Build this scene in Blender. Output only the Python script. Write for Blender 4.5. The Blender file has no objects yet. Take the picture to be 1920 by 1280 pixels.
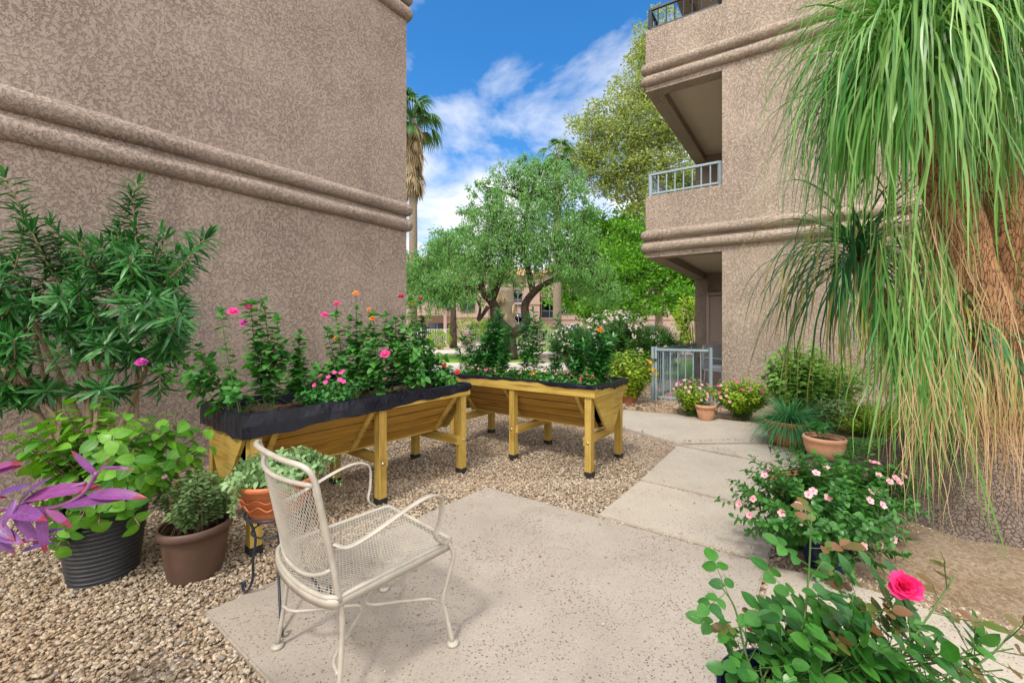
import bpy, bmesh, math, random
import numpy as np
from mathutils import Vector, Matrix
random.seed(7); rng = np.random.default_rng(7)
S = bpy.context.scene; COL = S.collection
R = math.radians; PI = math.pi
F = 750.0; CH = 1.25; HZ = 621.0            # focal length and horizon row of a 1920 px wide frame, camera height in m
A3 = lambda *a: np.array(a, float)
def at(px, py, Z): return A3((px-960)/F*Z, Z, CH+(HZ-py)/F*Z)
def gnd(px, py, h=0.0):
    Z = F*(CH-h)/(py-HZ); return A3((px-960)/F*Z, Z, h)
def nrm(v):
    v = np.asarray(v, float); return v/(np.linalg.norm(v, axis=-1, keepdims=True)+1e-9)
def U(a, b): return random.uniform(a, b)

# ------------------------------------------------------------------ mesh building
class MB:
    def __init__(s): s.V=[]; s.I=[]; s.T=[]; s.UV=[]; s.M=[]; s.SM=[]; s.n=0
    def add(s, v, f, uv=None, mat=0, smooth=True):
        v = np.asarray(v, float).reshape(-1,3)
        if isinstance(f, np.ndarray):
            m,k = f.shape; s.I.append((f+s.n).ravel()); s.T.append(np.full(m,k))
            s.UV.append(np.zeros((m*k,2)) if uv is None else np.asarray(uv).reshape(-1,2)); nf=m
        else:
            flat = np.concatenate([np.asarray(q) for q in f])+s.n
            s.I.append(flat); s.T.append(np.array([len(q) for q in f])); s.UV.append(np.zeros((len(flat),2)) if uv is None else np.asarray(uv)); nf=len(f)
        s.M.append(np.full(nf, mat)); s.SM.append(np.full(nf, smooth)); s.V.append(v); s.n += len(v)
        return s
    def build(s, name, mats, parent=None):
        me = bpy.data.meshes.new(name)
        if s.n:
            V=np.concatenate(s.V); I=np.concatenate(s.I).astype(np.int32); T=np.concatenate(s.T).astype(np.int32)
            me.vertices.add(len(V)); me.vertices.foreach_set('co', V.astype(np.float32).ravel())
            me.loops.add(len(I)); me.loops.foreach_set('vertex_index', I)
            me.polygons.add(len(T)); st=np.zeros(len(T),np.int32); st[1:]=np.cumsum(T)[:-1]
            me.polygons.foreach_set('loop_start', st)
            me.polygons.foreach_set('material_index', np.concatenate(s.M).astype(np.int32))
            me.polygons.foreach_set('use_smooth', np.concatenate(s.SM).astype(bool))
            uvl = me.uv_layers.new(name='UVMap'); 
            uvl.data.foreach_set('uv', np.concatenate(s.UV).astype(np.float32).ravel())
            me.update(calc_edges=True)
        for m in (mats if isinstance(mats,(list,tuple)) else [mats]): me.materials.append(m)
        o = bpy.data.objects.new(name, me); COL.objects.link(o)
        if parent is not None: o.parent = parent
        return o
    # shapes
    def box(s, c, d, rot=None, mat=0, smooth=False):
        c=np.asarray(c,float); d=np.asarray(d,float)/2
        q=np.array([[x,y,z] for x in(-1,1) for y in(-1,1) for z in(-1,1)],float)*d
        if rot is not None: q = q@np.asarray(rot).T
        f=np.array([[0,1,3,2],[4,6,7,5],[0,4,5,1],[2,3,7,6],[0,2,6,4],[1,5,7,3]])
        return s.add(q+c, f, mat=mat, smooth=smooth)
    def beam(s, a, b, w, h, up=(0,0,1), mat=0):
        a=np.asarray(a,float); b=np.asarray(b,float); y=nrm(b-a); x=nrm(np.cross(y,up)); z=np.cross(x,y)
        return s.box((a+b)/2, (w,np.linalg.norm(b-a),h), np.stack([x,y,z],1), mat)
    def tube(s, pts, r, seg=6, flat=1.0, up=(0,0,1), mat=0, cap=True):
        pts=np.asarray(pts,float); n=len(pts); r=np.broadcast_to(np.asarray(r,float),(n,))
        t=np.gradient(pts,axis=0); t=nrm(t); x=np.cross(t[0],up)
        if np.linalg.norm(x)<1e-3: x=np.cross(t[0],(1,0,0))
        x=nrm(x); V=[]
        a=np.linspace(0,2*PI,seg,endpoint=False)
        for i in range(n):
            x=nrm(x-t[i]*np.dot(x,t[i])); y=np.cross(t[i],x)
            V.append(pts[i]+r[i]*(np.outer(np.cos(a),x)*1.0+np.outer(np.sin(a),y)*flat))
        V=np.concatenate(V); i0=np.arange(n-1)[:,None]*seg; j=np.arange(seg)[None,:]; k=(j+1)%seg
        f=np.stack([i0+j,i0+k,i0+seg+k,i0+seg+j],-1).reshape(-1,4)
        L=np.concatenate([[0],np.cumsum(np.linalg.norm(np.diff(pts,axis=0),axis=1))])
        u0=np.broadcast_to(j/seg,(n-1,seg)); u1=np.broadcast_to((j+1)/seg,(n-1,seg)); v0=np.broadcast_to(L[:-1,None],(n-1,seg)); v1=np.broadcast_to(L[1:,None],(n-1,seg))
        uv=np.stack([np.stack([u0,v0],-1),np.stack([u1,v0],-1),np.stack([u1,v1],-1),np.stack([u0,v1],-1)],-2)
        s.add(V,f,uv.reshape(-1,2),mat)
        if cap:
            b=s.n-len(V)
            s.I.append(np.arange(seg)[::-1]+b); s.T.append(np.array([seg])); s.UV.append(np.zeros((seg,2))); s.M.append(np.array([mat])); s.SM.append(np.array([True]))
            s.I.append(np.arange(seg)+b+(n-1)*seg); s.T.append(np.array([seg])); s.UV.append(np.zeros((seg,2))); s.M.append(np.array([mat])); s.SM.append(np.array([True]))
        return s
    def lathe(s, prof, c=(0,0,0), seg=40, sx=1, sy=1, mat=0, wob=0, cap=False):
        prof=np.asarray(prof,float); a=np.linspace(0,2*PI,seg,endpoint=False); n=len(prof)
        rr=1+wob*np.sin(3*a+1)
        V=np.stack([np.outer(prof[:,0],np.cos(a)*rr*sx),np.outer(prof[:,0],np.sin(a)*rr*sy),np.repeat(prof[:,1:2],seg,1)],-1).reshape(-1,3)+np.asarray(c,float)
        i0=np.arange(n-1)[:,None]*seg; j=np.arange(seg)[None,:]; k=(j+1)%seg
        f=np.stack([i0+j,i0+k,i0+seg+k,i0+seg+j],-1).reshape(-1,4)
        s.add(V,f,mat=mat)
        if cap:
            s.add(V[-seg:], [list(range(seg))], mat=mat)
        return s
    def prism(s, poly, z0, z1, mat=0):      # poly: list of (x,y) counter-clockwise
        n=len(poly); V=[(x,y,z0) for x,y in poly]+[(x,y,z1) for x,y in poly]
        f=[list(range(n))[::-1], list(range(n,2*n))]+[[i,(i+1)%n,n+(i+1)%n,n+i] for i in range(n)]
        return s.add(V,f,mat=mat,smooth=False)
    def inst(s, T, pos, d, nn, sc, mat=0, wsc=1.0):     # copies of template T with axis d, normal nn
        tv,tf,tu=T; pos=np.asarray(pos,float).reshape(-1,3); N=len(pos)
        if N==0: return s
        y=nrm(np.broadcast_to(np.asarray(d,float),(N,3))); z=np.broadcast_to(np.asarray(nn,float),(N,3))
        x=nrm(np.cross(y,z)); z=np.cross(x,y); sc=np.broadcast_to(np.asarray(sc,float),(N,))[:,None,None]
        wsc=np.broadcast_to(np.asarray(wsc,float),(N,))[:,None,None]
        V=pos[:,None,:]+sc*(tv[None,:,0:1]*x[:,None]*wsc+tv[None,:,1:2]*y[:,None]+tv[None,:,2:3]*z[:,None])
        f=(tf[None]+(np.arange(N)*len(tv))[:,None,None]).reshape(-1,tf.shape[1])
        return s.add(V.reshape(-1,3),f,np.tile(tu.reshape(-1,2),(N,1)),mat)

def leaf_t(n=4, w=.4, prof='ovate', curl=.15, fold=.15, cup=0):
    t=np.linspace(0,1,n+1)
    if prof=='ovate': p=t**.55*(1-t)**.75
    elif prof=='lance': p=t**.7*(1-t)**.8
    elif prof=='round': p=np.sin(PI*t)**.55
    elif prof=='petal': p=t**.9*(1.02-t)**.28
    elif prof=='strap': p=np.minimum(1,(1-t)*3.0)**.8
    p=p/p.max(); p=np.maximum(p,.04)*w/2
    z=-curl*t*t
    V=np.stack([np.stack([-p,t,z+fold*p],1),np.stack([0*p,t,z],1),np.stack([p,t,z+fold*p],1)],1).reshape(-1,3)
    f=[];uv=[]
    for i in range(n):
        for k in (0,1):
            a=i*3+k; f.append([a,a+1,a+4,a+3]); u=k*.5; uv.append([[u,t[i]],[u+.5,t[i]],[u+.5,t[i+1]],[u,t[i+1]]])
    return V,np.array(f),np.array(uv)
def quad_t(w=.5):
    V=A3([-w/2*.3,0,0],[w/2*.3,0,0],[w/2,.55,.04],[0,1,0],[-w/2,.55,.04])
    V=np.array([[0,0,0],[w/2,.45,.05],[0,1,0],[-w/2,.45,.05]],float); return V,np.array([[0,1,2,3]]),np.array([[[.5,0],[1,.5],[.5,1],[0,.5]]],float)

def smooth(P, k=6):
    P=[np.asarray(p,float) for p in P]; P=[2*P[0]-P[1]]+P+[2*P[-1]-P[-2]]; out=[]
    for i in range(1,len(P)-2):
        for j in range(k):
            t=j/k; a,b,c,d=P[i-1:i+3]
            out.append(.5*((2*b)+(-a+c)*t+(2*a-5*b+4*c-d)*t*t+(-a+3*b-3*c+d)*t**3))
    out.append(P[-2]); return np.array(out)
def arc(a, b, bow=(0,0,0), n=8):
    a=np.asarray(a,float); b=np.asarray(b,float); t=np.linspace(0,1,n)[:,None]
    return a+(b-a)*t+np.asarray(bow,float)*4*t*(1-t)

# ------------------------------------------------------------------ tagging
def tag(o, label=None, cat=None, group=None, kind=None):
    if label: o['label']=label
    if cat: o['category']=cat
    if group: o['group']=group
    if kind: o['kind']=kind
    return o
def thing(name, label, cat, loc=(0,0,0), rz=0, group=None):
    o=bpy.data.objects.new(name,None); COL.objects.link(o); o.location=tuple(float(q) for q in loc); o.rotation_euler=(0,0,rz)
    o.empty_display_size=.1
    return tag(o,label,cat,group)
def dup(root, loc, rz, label):
    def cp(o, par):
        c=o.copy(); COL.objects.link(c)
        if par is not None: c.parent=par
        for ch in list(o.children): cp(ch,c)
        return c
    r=cp(root,None); r.location=tuple(float(q) for q in loc); r.rotation_euler=(0,0,rz); r['label']=label; return r

# ------------------------------------------------------------------ materials
def mat(name, col=(.5,.5,.5), rough=.6, spec=.5, metal=0):
    m=bpy.data.materials.new(name); m.use_nodes=True; nt=m.node_tree; b=nt.nodes['Principled BSDF']
    b.inputs['Base Color'].default_value=(*col,1); b.inputs['Roughness'].default_value=rough; b.inputs['Metallic'].default_value=metal
    b.inputs['Specular IOR Level'].default_value=spec
    return m,nt,b
def N(nt, t, **kw):
    n=nt.nodes.new(t)
    for k,v in kw.items():
        if k in n.inputs: n.inputs[k].default_value=v
        else: setattr(n,k,v)
    return n
def lk(nt,a,b): nt.links.new(a,b)
def ramp(nt, fac, stops, interp='LINEAR'):
    r=nt.nodes.new('ShaderNodeValToRGB'); r.color_ramp.interpolation=interp
    e=r.color_ramp.elements
    while len(e)<len(stops): e.new(.5)
    for q,(p,c) in zip(e,stops): q.position=p; q.color=(*c,1) if len(c)==3 else c
    lk(nt,fac,r.inputs['Fac']); return r
def g(v): return (v,v,v)
def noise(nt, co, scale, detail=4, rough=.55, dist=0):
    n=N(nt,'ShaderNodeTexNoise',Scale=scale,Detail=detail,Roughness=rough,Distortion=dist); lk(nt,co,n.inputs['Vector']); return n
def bump(nt, h, b, strength, dist, prev=None):
    n=N(nt,'ShaderNodeBump',Strength=strength,Distance=dist); lk(nt,h,n.inputs['Height'])
    if prev is not None: lk(nt,prev.outputs[0],n.inputs['Normal'])
    lk(nt,n.outputs[0],b.inputs['Normal']); return n
def mixc(nt, fac, a, b, blend='MIX'):
    m=nt.nodes.new('ShaderNodeMix'); m.data_type='RGBA'; m.blend_type=blend
    for k,v in ((0,fac),(6,a),(7,b)):
        if isinstance(v,(int,float)): m.inputs[k].default_value=v
        elif isinstance(v,tuple): m.inputs[k].default_value=(*v,1)
        else: lk(nt,v,m.inputs[k])
    return m.outputs[2]
def ocoord(nt): return nt.nodes.new('ShaderNodeTexCoord').outputs['Object']

def stucco(name, c1, c2, scale=1.0, bd=.03):
    m,nt,b=mat(name,c1,.9,.2); co=ocoord(nt)
    mp=N(nt,'ShaderNodeMapping'); mp.inputs['Scale'].default_value=(scale,scale,scale*.8); lk(nt,co,mp.inputs['Vector']); v=mp.outputs[0]
    n1=noise(nt,v,18,6,.66,.55); r1=ramp(nt,n1.outputs['Fac'],[(.36,g(0)),(.47,g(.55)),(.495,g(.95)),(.60,g(1)),(.64,g(.8)),(.8,g(.75))])
    n2=noise(nt,v,60,4,.65); n3=noise(nt,co,1.6,3,.6); fl=ramp(nt,n3.outputs['Fac'],[(.38,g(.6)),(.6,g(1))])
    h=mixc(nt,.22,r1.outputs[0],n2.outputs['Fac']); h=mixc(nt,fl.outputs[0],(.6,.6,.6),h)
    big=noise(nt,co,.8,3,.6); c=mixc(nt,ramp(nt,big.outputs['Fac'],[(.35,g(0)),(.65,g(1))]).outputs[0],c1,c2)
    mps=N(nt,'ShaderNodeMapping'); mps.inputs['Scale'].default_value=(2.2,2.2,.22); lk(nt,co,mps.inputs[0]); ss=noise(nt,mps.outputs[0],1.6,5,.7); c=mixc(nt,ramp(nt,ss.outputs['Fac'],[(.52,g(0)),(.75,g(.35))]).outputs[0],c,tuple(x*.72 for x in c2)); st=noise(nt,co,3.1,4,.7); c=mixc(nt,ramp(nt,st.outputs['Fac'],[(.5,g(0)),(.8,g(.22))]).outputs[0],c,tuple(x*.62 for x in c2))
    mv=noise(nt,co,.55,3,.5); c=mixc(nt,ramp(nt,mv.outputs['Fac'],[(.56,g(0)),(.72,g(.5))]).outputs[0],c,(c1[0]*.88,c1[1]*.78,c1[2]*.92)); dk=ramp(nt,r1.outputs[0],[(0,g(.95)),(.6,g(1))])
    c=mixc(nt,1.0,c,dk.outputs[0],'MULTIPLY')
    lk(nt,c,b.inputs['Base Color']); bump(nt,h,b,1.0,bd)
    return m
def leafm(name, c1, c2, trans=.3, rough=.45, vein=None, tip=None, spec=.4):
    m,nt,b=mat(name,c1,rough,spec); geo=nt.nodes.new('ShaderNodeNewGeometry')
    c=mixc(nt,geo.outputs['Random Per Island'],c1,c2)
    uv=nt.nodes.new('ShaderNodeTexCoord').outputs['UV']; sep=nt.nodes.new('ShaderNodeSeparateXYZ'); lk(nt,uv,sep.inputs[0])
    if tip:
        ms=N(nt,'ShaderNodeMath',operation='MULTIPLY_ADD'); lk(nt,geo.outputs['Random Per Island'],ms.inputs[0]); ms.inputs[1].default_value=tip[1]; lk(nt,sep.outputs[1],ms.inputs[2])
        rt=ramp(nt,ms.outputs[0],[(tip[2],g(0)),(min(1,tip[3]),g(1))]); c=mixc(nt,rt.outputs[0],c,tip[0])
    if vein:
        ln_=noise(nt,nt.nodes.new('ShaderNodeTexCoord').outputs['Object'],38,4,.7); c=mixc(nt,1.0,c,ramp(nt,ln_.outputs['Fac'],[(.3,(.68,.72,.6)),(.6,(1,1,1)),(.78,(1.0,.95,.7))]).outputs[0],'MULTIPLY')
        w=N(nt,'ShaderNodeMath',operation='SUBTRACT'); lk(nt,sep.outputs[0],w.inputs[0]); w.inputs[1].default_value=.5
        w2=N(nt,'ShaderNodeMath',operation='ABSOLUTE'); lk(nt,w.outputs[0],w2.inputs[0])
        # side veins
        q=N(nt,'ShaderNodeMath',operation='MULTIPLY_ADD'); lk(nt,w2.outputs[0],q.inputs[0]); q.inputs[1].default_value=-.55; lk(nt,sep.outputs[1],q.inputs[2])
        q2=N(nt,'ShaderNodeMath',operation='MULTIPLY'); lk(nt,q.outputs[0],q2.inputs[0]); q2.inputs[1].default_value=48
        q3=N(nt,'ShaderNodeMath',operation='COSINE'); lk(nt,q2.outputs[0],q3.inputs[0])
        mr=ramp(nt,w2.outputs[0],[(0,g(1)),(.035,g(0))]); sr=ramp(nt,q3.outputs[0],[(.8,g(0)),(1,g(.45))])
        mx=N(nt,'ShaderNodeMath',operation='MAXIMUM'); lk(nt,mr.outputs[0],mx.inputs[0]); lk(nt,sr.outputs[0],mx.inputs[1])
        c=mixc(nt,mx.outputs[0],c,vein)
        bump(nt,mx.outputs[0],b,.35,.002)
    lk(nt,c,b.inputs['Base Color'])
    if trans:
        tr=nt.nodes.new('ShaderNodeBsdfTranslucent'); hs=N(nt,'ShaderNodeHueSaturation',Saturation=1.1,Value=1.35); lk(nt,c,hs.inputs['Color']); lk(nt,hs.outputs[0],tr.inputs[0])
        ms=nt.nodes.new('ShaderNodeMixShader'); ms.inputs[0].default_value=trans
        lk(nt,b.outputs[0],ms.inputs[1]); lk(nt,tr.outputs[0],ms.inputs[2]); lk(nt,ms.outputs[0],nt.nodes['Material Output'].inputs[0])
    return m
def noisy(name, c1, c2, scale=8, rough=.7, bs=.3, bd=.004, spec=.4, detail=5, stretch=(1,1,1), metal=0, bscale=None, lo=.35, hi=.65):
    m,nt,b=mat(name,c1,rough,spec,metal); co=ocoord(nt); mp=N(nt,'ShaderNodeMapping'); mp.inputs['Scale'].default_value=stretch; lk(nt,co,mp.inputs[0])
    n=noise(nt,mp.outputs[0],scale,detail,.65); r=ramp(nt,n.outputs['Fac'],[(lo,c1),(hi,c2)]); lk(nt,r.outputs[0],b.inputs['Base Color'])
    n2=noise(nt,mp.outputs[0],bscale or scale*4,4,.6); bump(nt,n2.outputs['Fac'],b,bs,bd); return m

M={}
M['stucco_l']=stucco('stucco_taupe',(.40,.318,.262),(.355,.28,.234),2.3,.015)
M['stucco_r']=stucco('stucco_tan',(.48,.385,.305),(.43,.34,.27),2.3,.020)
M['stucco_far']=noisy('stucco_far',(.36,.25,.21),(.42,.30,.25),3,.9)
M['cream']=noisy('cream_plaster',(.70,.60,.48),(.65,.55,.44),2,.85,.1)
M['door']=noisy('door_paint',(.52,.41,.34),(.56,.44,.37),1.5,.5,.05)
def wood(name, along, tint=(1,1,1)):
    m,nt,b=mat(name,(.6,.4,.1),.55,.35); co=ocoord(nt); geo=nt.nodes.new('ShaderNodeNewGeometry')
    mp=N(nt,'ShaderNodeMapping'); s=[14,14,14]; s[along]=.9; mp.inputs['Scale'].default_value=s; lk(nt,co,mp.inputs[0])
    ad=nt.nodes.new('ShaderNodeVectorMath'); ad.operation='ADD'; lk(nt,mp.outputs[0],ad.inputs[0]); sc=N(nt,'ShaderNodeMath',operation='MULTIPLY'); sc.inputs[1].default_value=37; lk(nt,geo.outputs['Random Per Island'],sc.inputs[0]); lk(nt,sc.outputs[0],ad.inputs[1])
    n=noise(nt,ad.outputs[0],1.6,6,.7,.8); r=ramp(nt,n.outputs['Fac'],[(.25,(.22,.12,.025)),(.42,(.43,.275,.055)),(.55,(.57,.395,.095)),(.75,(.66,.49,.15))])
    kn=N(nt,'ShaderNodeTexVoronoi',Scale=.55); lk(nt,ad.outputs[0],kn.inputs['Vector']); kr=ramp(nt,kn.outputs['Distance'],[(.03,g(1)),(.12,g(0))])
    c=mixc(nt,kr.outputs[0],r.outputs[0],(.13,.055,.015))
    tn=mixc(nt,geo.outputs['Random Per Island'],(.66,.60,.44),(1.0,1.0,1.0)); c=mixc(nt,1.0,c,tn,'MULTIPLY'); c=mixc(nt,1.0,c,(tint[0]+.0001,tint[1],tint[2]),'MULTIPLY')
    wn=noise(nt,co,4,4,.7); c=mixc(nt,ramp(nt,wn.outputs['Fac'],[(.5,g(0)),(.75,g(.45))]).outputs[0],c,(.20,.13,.045))
    lk(nt,c,b.inputs['Base Color']); bump(nt,n.outputs['Fac'],b,.35,.003); return m
M['wood_x']=wood('cedar_lengthwise',0); M['wood_y']=wood('cedar_crosswise',1); M['wood_z']=wood('cedar_upright',2)
def liner():
    m,nt,b=mat('black_liner',(.012,.014,.024),.38,.5); co=ocoord(nt); mp=N(nt,'ShaderNodeMapping'); mp.inputs['Scale'].default_value=(1,1,.25); lk(nt,co,mp.inputs[0])
    n=noise(nt,mp.outputs[0],7,3,.55,1.6); bump(nt,n.outputs['Fac'],b,.7,.012)
    d=noise(nt,co,5,5,.75); lk(nt,ramp(nt,d.outputs['Fac'],[(.55,(.005,.007,.016)),(.8,(.028,.032,.05))]).outputs[0],b.inputs['Base Color'])
    lk(nt,ramp(nt,d.outputs['Fac'],[(.4,g(.2)),(.7,g(.55))]).outputs[0],b.inputs['Roughness']); return m
M['liner']=liner()
M['wood_s']=wood('stained_slat',0,(.78,.62,.42))
M['rubber']=noisy('black_rubber',(.012,.012,.014),(.03,.03,.03),20,.6)
M['soil']=noisy('potting_soil',(.10,.055,.035),(.30,.20,.15),70,.95,1,.02,.1,lo=.4,hi=.62)
M['soil_dark']=noisy('dark_soil',(.03,.018,.012),(.10,.06,.04),60,.95,1,.02,.1)
M['chair']=noisy('almond_paint',(.36,.325,.27),(.46,.42,.35),14,.38,.12,.001,.5)
M['iron']=noisy('black_iron',(.012,.016,.024),(.03,.038,.055),15,.4,.15,.002)
M['steel']=noisy('grey_rail_paint',(.25,.32,.36),(.31,.385,.42),6,.45,.1,.002)
M['bolt']=mat('zinc_bolt',(.5,.5,.48),.35,.5,1)[0]
M['terra']=noisy('terracotta',(.42,.15,.065),(.56,.25,.13),6,.75,.2,.003,.3)
M['terra_pale']=noisy('pale_terracotta',(.55,.28,.16),(.62,.36,.23),5,.8,.2,.003,.3)
M['terra_red']=noisy('glazed_terracotta',(.40,.10,.03),(.52,.17,.06),5,.35,.15,.003)
M['pot_dark']=noisy('charcoal_pot',(.024,.025,.028),(.045,.046,.05),6,.45,.15,.002)
M['pot_brown']=noisy('brown_pot',(.085,.047,.032),(.115,.066,.048),7,.5,.2,.002,lo=.3,hi=.7)
M['pot_blue']=noisy('cobalt_pot',(.008,.012,.05),(.014,.024,.09),6,.2,.1,.002)
M['bark']=noisy('dark_bark',(.03,.022,.016),(.10,.072,.05),9,.9,1,.03,.2,stretch=(1,1,.3))
M['bark_tan']=noisy('tan_bark',(.30,.21,.13),(.42,.31,.2),12,.8,.6,.008,.2,stretch=(1,1,.4))
M['palm_trunk']=noisy('palm_trunk',(.22,.17,.12),(.34,.27,.2),6,.9,.8,.03,.2,stretch=(1,1,3))
M['stem_g']=noisy('green_stem',(.06,.13,.025),(.11,.19,.045),30,.55,.2,.001)
M['stem_b']=noisy('brown_stem',(.11,.075,.04),(.18,.12,.07),30,.7,.3,.001)
M['lf_oleander']=leafm('oleander_leaf',(.014,.095,.026),(.065,.26,.045),.2,.32,vein=(.07,.17,.05))
M['stem_p']=noisy('purple_stem',(.22,.07,.20),(.30,.12,.26),20,.5,.1,.001)
M['lf_hib']=leafm('hibiscus_leaf',(.04,.17,.015),(.17,.40,.030),.3,.38,vein=(.18,.36,.06))
M['lf_zin']=leafm('zinnia_leaf',(.035,.17,.03),(.11,.34,.055),.28,.42,vein=(.10,.25,.07))
M['lf_dark']=leafm('dark_bedding_leaf',(.022,.13,.03),(.07,.27,.045),.25,.35)
M['lf_vinca']=leafm('vinca_leaf',(.022,.12,.020),(.075,.25,.035),.25,.3,vein=(.13,.28,.08))
M['lf_rose']=leafm('rose_leaf',(.020,.11,.022),(.075,.26,.032),.28,.3,vein=(.07,.21,.05))
M['lf_rose_new']=leafm('young_rose_leaf',(.10,.17,.03),(.22,.10,.05),.3,.35)
M['lf_light']=leafm('light_leaf',(.18,.40,.07),(.32,.54,.13),.3,.45)
M['lf_yel']=leafm('yellowgreen_leaf',(.18,.34,.02),(.38,.50,.035),.3,.45)
M['lf_succ']=leafm('succulent_leaf',(.16,.29,.10),(.27,.40,.18),.2,.5)
M['lf_herb']=leafm('herb_leaf',(.10,.19,.06),(.20,.30,.11),.25,.6)
M['lf_grass']=leafm('bluegreen_grass',(.05,.24,.08),(.15,.42,.15),.25,.4)
M['lf_purple']=leafm('purple_leaf',(.10,.04,.22),(.28,.05,.20),.12,.4,tip=((.24,.012,.025),.28,.97,1.0),vein=(.22,.10,.30))
M['lf_mesq']=leafm('mesquite_leaf',(.10,.26,.06),(.25,.46,.13),.35,.6)
M['lf_olive']=leafm('olive_tree_leaf',(.15,.25,.05),(.44,.47,.14),.35,.6)
M['lf_bright']=leafm('bright_tree_leaf',(.04,.17,.014),(.22,.46,.04),.35,.5)
M['lf_palm']=leafm('fan_palm_leaf',(.04,.12,.025),(.10,.22,.05),.25,.5)
M['lf_dead']=leafm('dead_frond',(.32,.24,.13),(.50,.40,.24),.2,.7)
M['lf_pony']=leafm('ponytail_leaf',(.04,.20,.025),(.29,.49,.13),.28,.33,tip=((.42,.33,.12),.55,1.0,1.0))
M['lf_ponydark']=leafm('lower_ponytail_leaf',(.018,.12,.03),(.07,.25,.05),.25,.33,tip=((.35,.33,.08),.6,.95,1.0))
M['lf_ponytan']=leafm('dry_ponytail_leaf',(.42,.27,.12),(.58,.42,.24),.2,.6)
M['lf_cover']=leafm('groundcover_leaf',(.06,.22,.035),(.15,.36,.08),.3,.5)
def petal(name,c1,c2,rough=.5): return leafm(name,c1,c2,.25,rough)
M['fl_pink']=petal('hot_pink_petal',(.75,.03,.25),(.85,.08,.36)); M['fl_red']=petal('red_petal',(.55,.02,.04),(.7,.04,.04))
M['fl_dkred']=petal('crimson_petal',(.32,.012,.06),(.45,.03,.08)); M['fl_orange']=petal('orange_petal',(.85,.20,.015),(.95,.35,.03))
M['fl_pale']=petal('pale_pink_petal',(.85,.34,.42),(.9,.48,.52)); M['fl_white']=petal('blush_petal',(.85,.66,.62),(.9,.8,.75)); M['fl_magenta']=petal('magenta_petal',(.6,.04,.42),(.7,.12,.5))
M['fl_rose']=petal('rose_petal',(.78,.015,.16),(.88,.06,.25)); M['fl_eye']=petal('flower_eye',(.65,.05,.12),(.7,.1,.1)); M['fl_yel']=petal('flower_centre',(.8,.5,.03),(.85,.6,.05))
M['fl_dry']=petal('dried_flower',(.30,.17,.10),(.42,.28,.18))
SUN=1.75; SANG=8; SKY=.15; EXPO=.72; CLOUD=(1.3,.75,0)
# ================================================================== setting
def inpoly(P, poly):
    x,y=P[:,0],P[:,1]; ins=np.zeros(len(P),bool); n=len(poly)
    for i in range(n):
        x1,y1=poly[i]; x2,y2=poly[(i+1)%n]
        c=((y1>y)!=(y2>y))&(x<(x2-x1)*(y-y1)/(y2-y1+1e-12)+x1); ins^=c
    return ins
gx=lambda L:[tuple(gnd(a,b)[:2]) for a,b in L]
WC=A3(-1.465,5.55,0); WD=nrm(A3(.634,.773,0)); WN=A3(.773,-.634,0)
BC=A3(2.37,7.09,0); BD=nrm(A3(.8645,-.5026,0)); BB=nrm(A3(.598,.80,0)); BN=A3(-.5026,-.8645,0)
# ground sheet
def ground():
    m,nt,b=mat('gravel_earth',(.3,.2,.13),.95,.1); co=ocoord(nt)
    v=N(nt,'ShaderNodeTexVoronoi',Scale=42); lk(nt,co,v.inputs['Vector'])
    r=ramp(nt,v.outputs['Color'],[(.1,(.30,.215,.15)),(.5,(.44,.34,.25)),(.9,(.55,.45,.36))])
    dk=ramp(nt,v.outputs['Distance'],[(.35,g(1)),(.75,g(.45))]); c=mixc(nt,1.0,r.outputs[0],dk.outputs[0],'MULTIPLY')
    big=noise(nt,co,1.3,4,.6); c=mixc(nt,ramp(nt,big.outputs['Fac'],[(.5,g(0)),(.68,g(.8))]).outputs[0],c,(.27,.18,.11))
    lk(nt,c,b.inputs['Base Color']); iv=N(nt,'ShaderNodeMath',operation='SUBTRACT'); iv.inputs[0].default_value=1; lk(nt,v.outputs['Distance'],iv.inputs[1])
    bump(nt,iv.outputs[0],b,1,.015)
    q=MB(); q.add([(-400,-60,-.03),(400,-60,-.03),(400,600,-.03),(-400,600,-.03)],[[0,1,2,3]],smooth=False); tag(q.build('ground',m),kind='structure')
ground()
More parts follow.
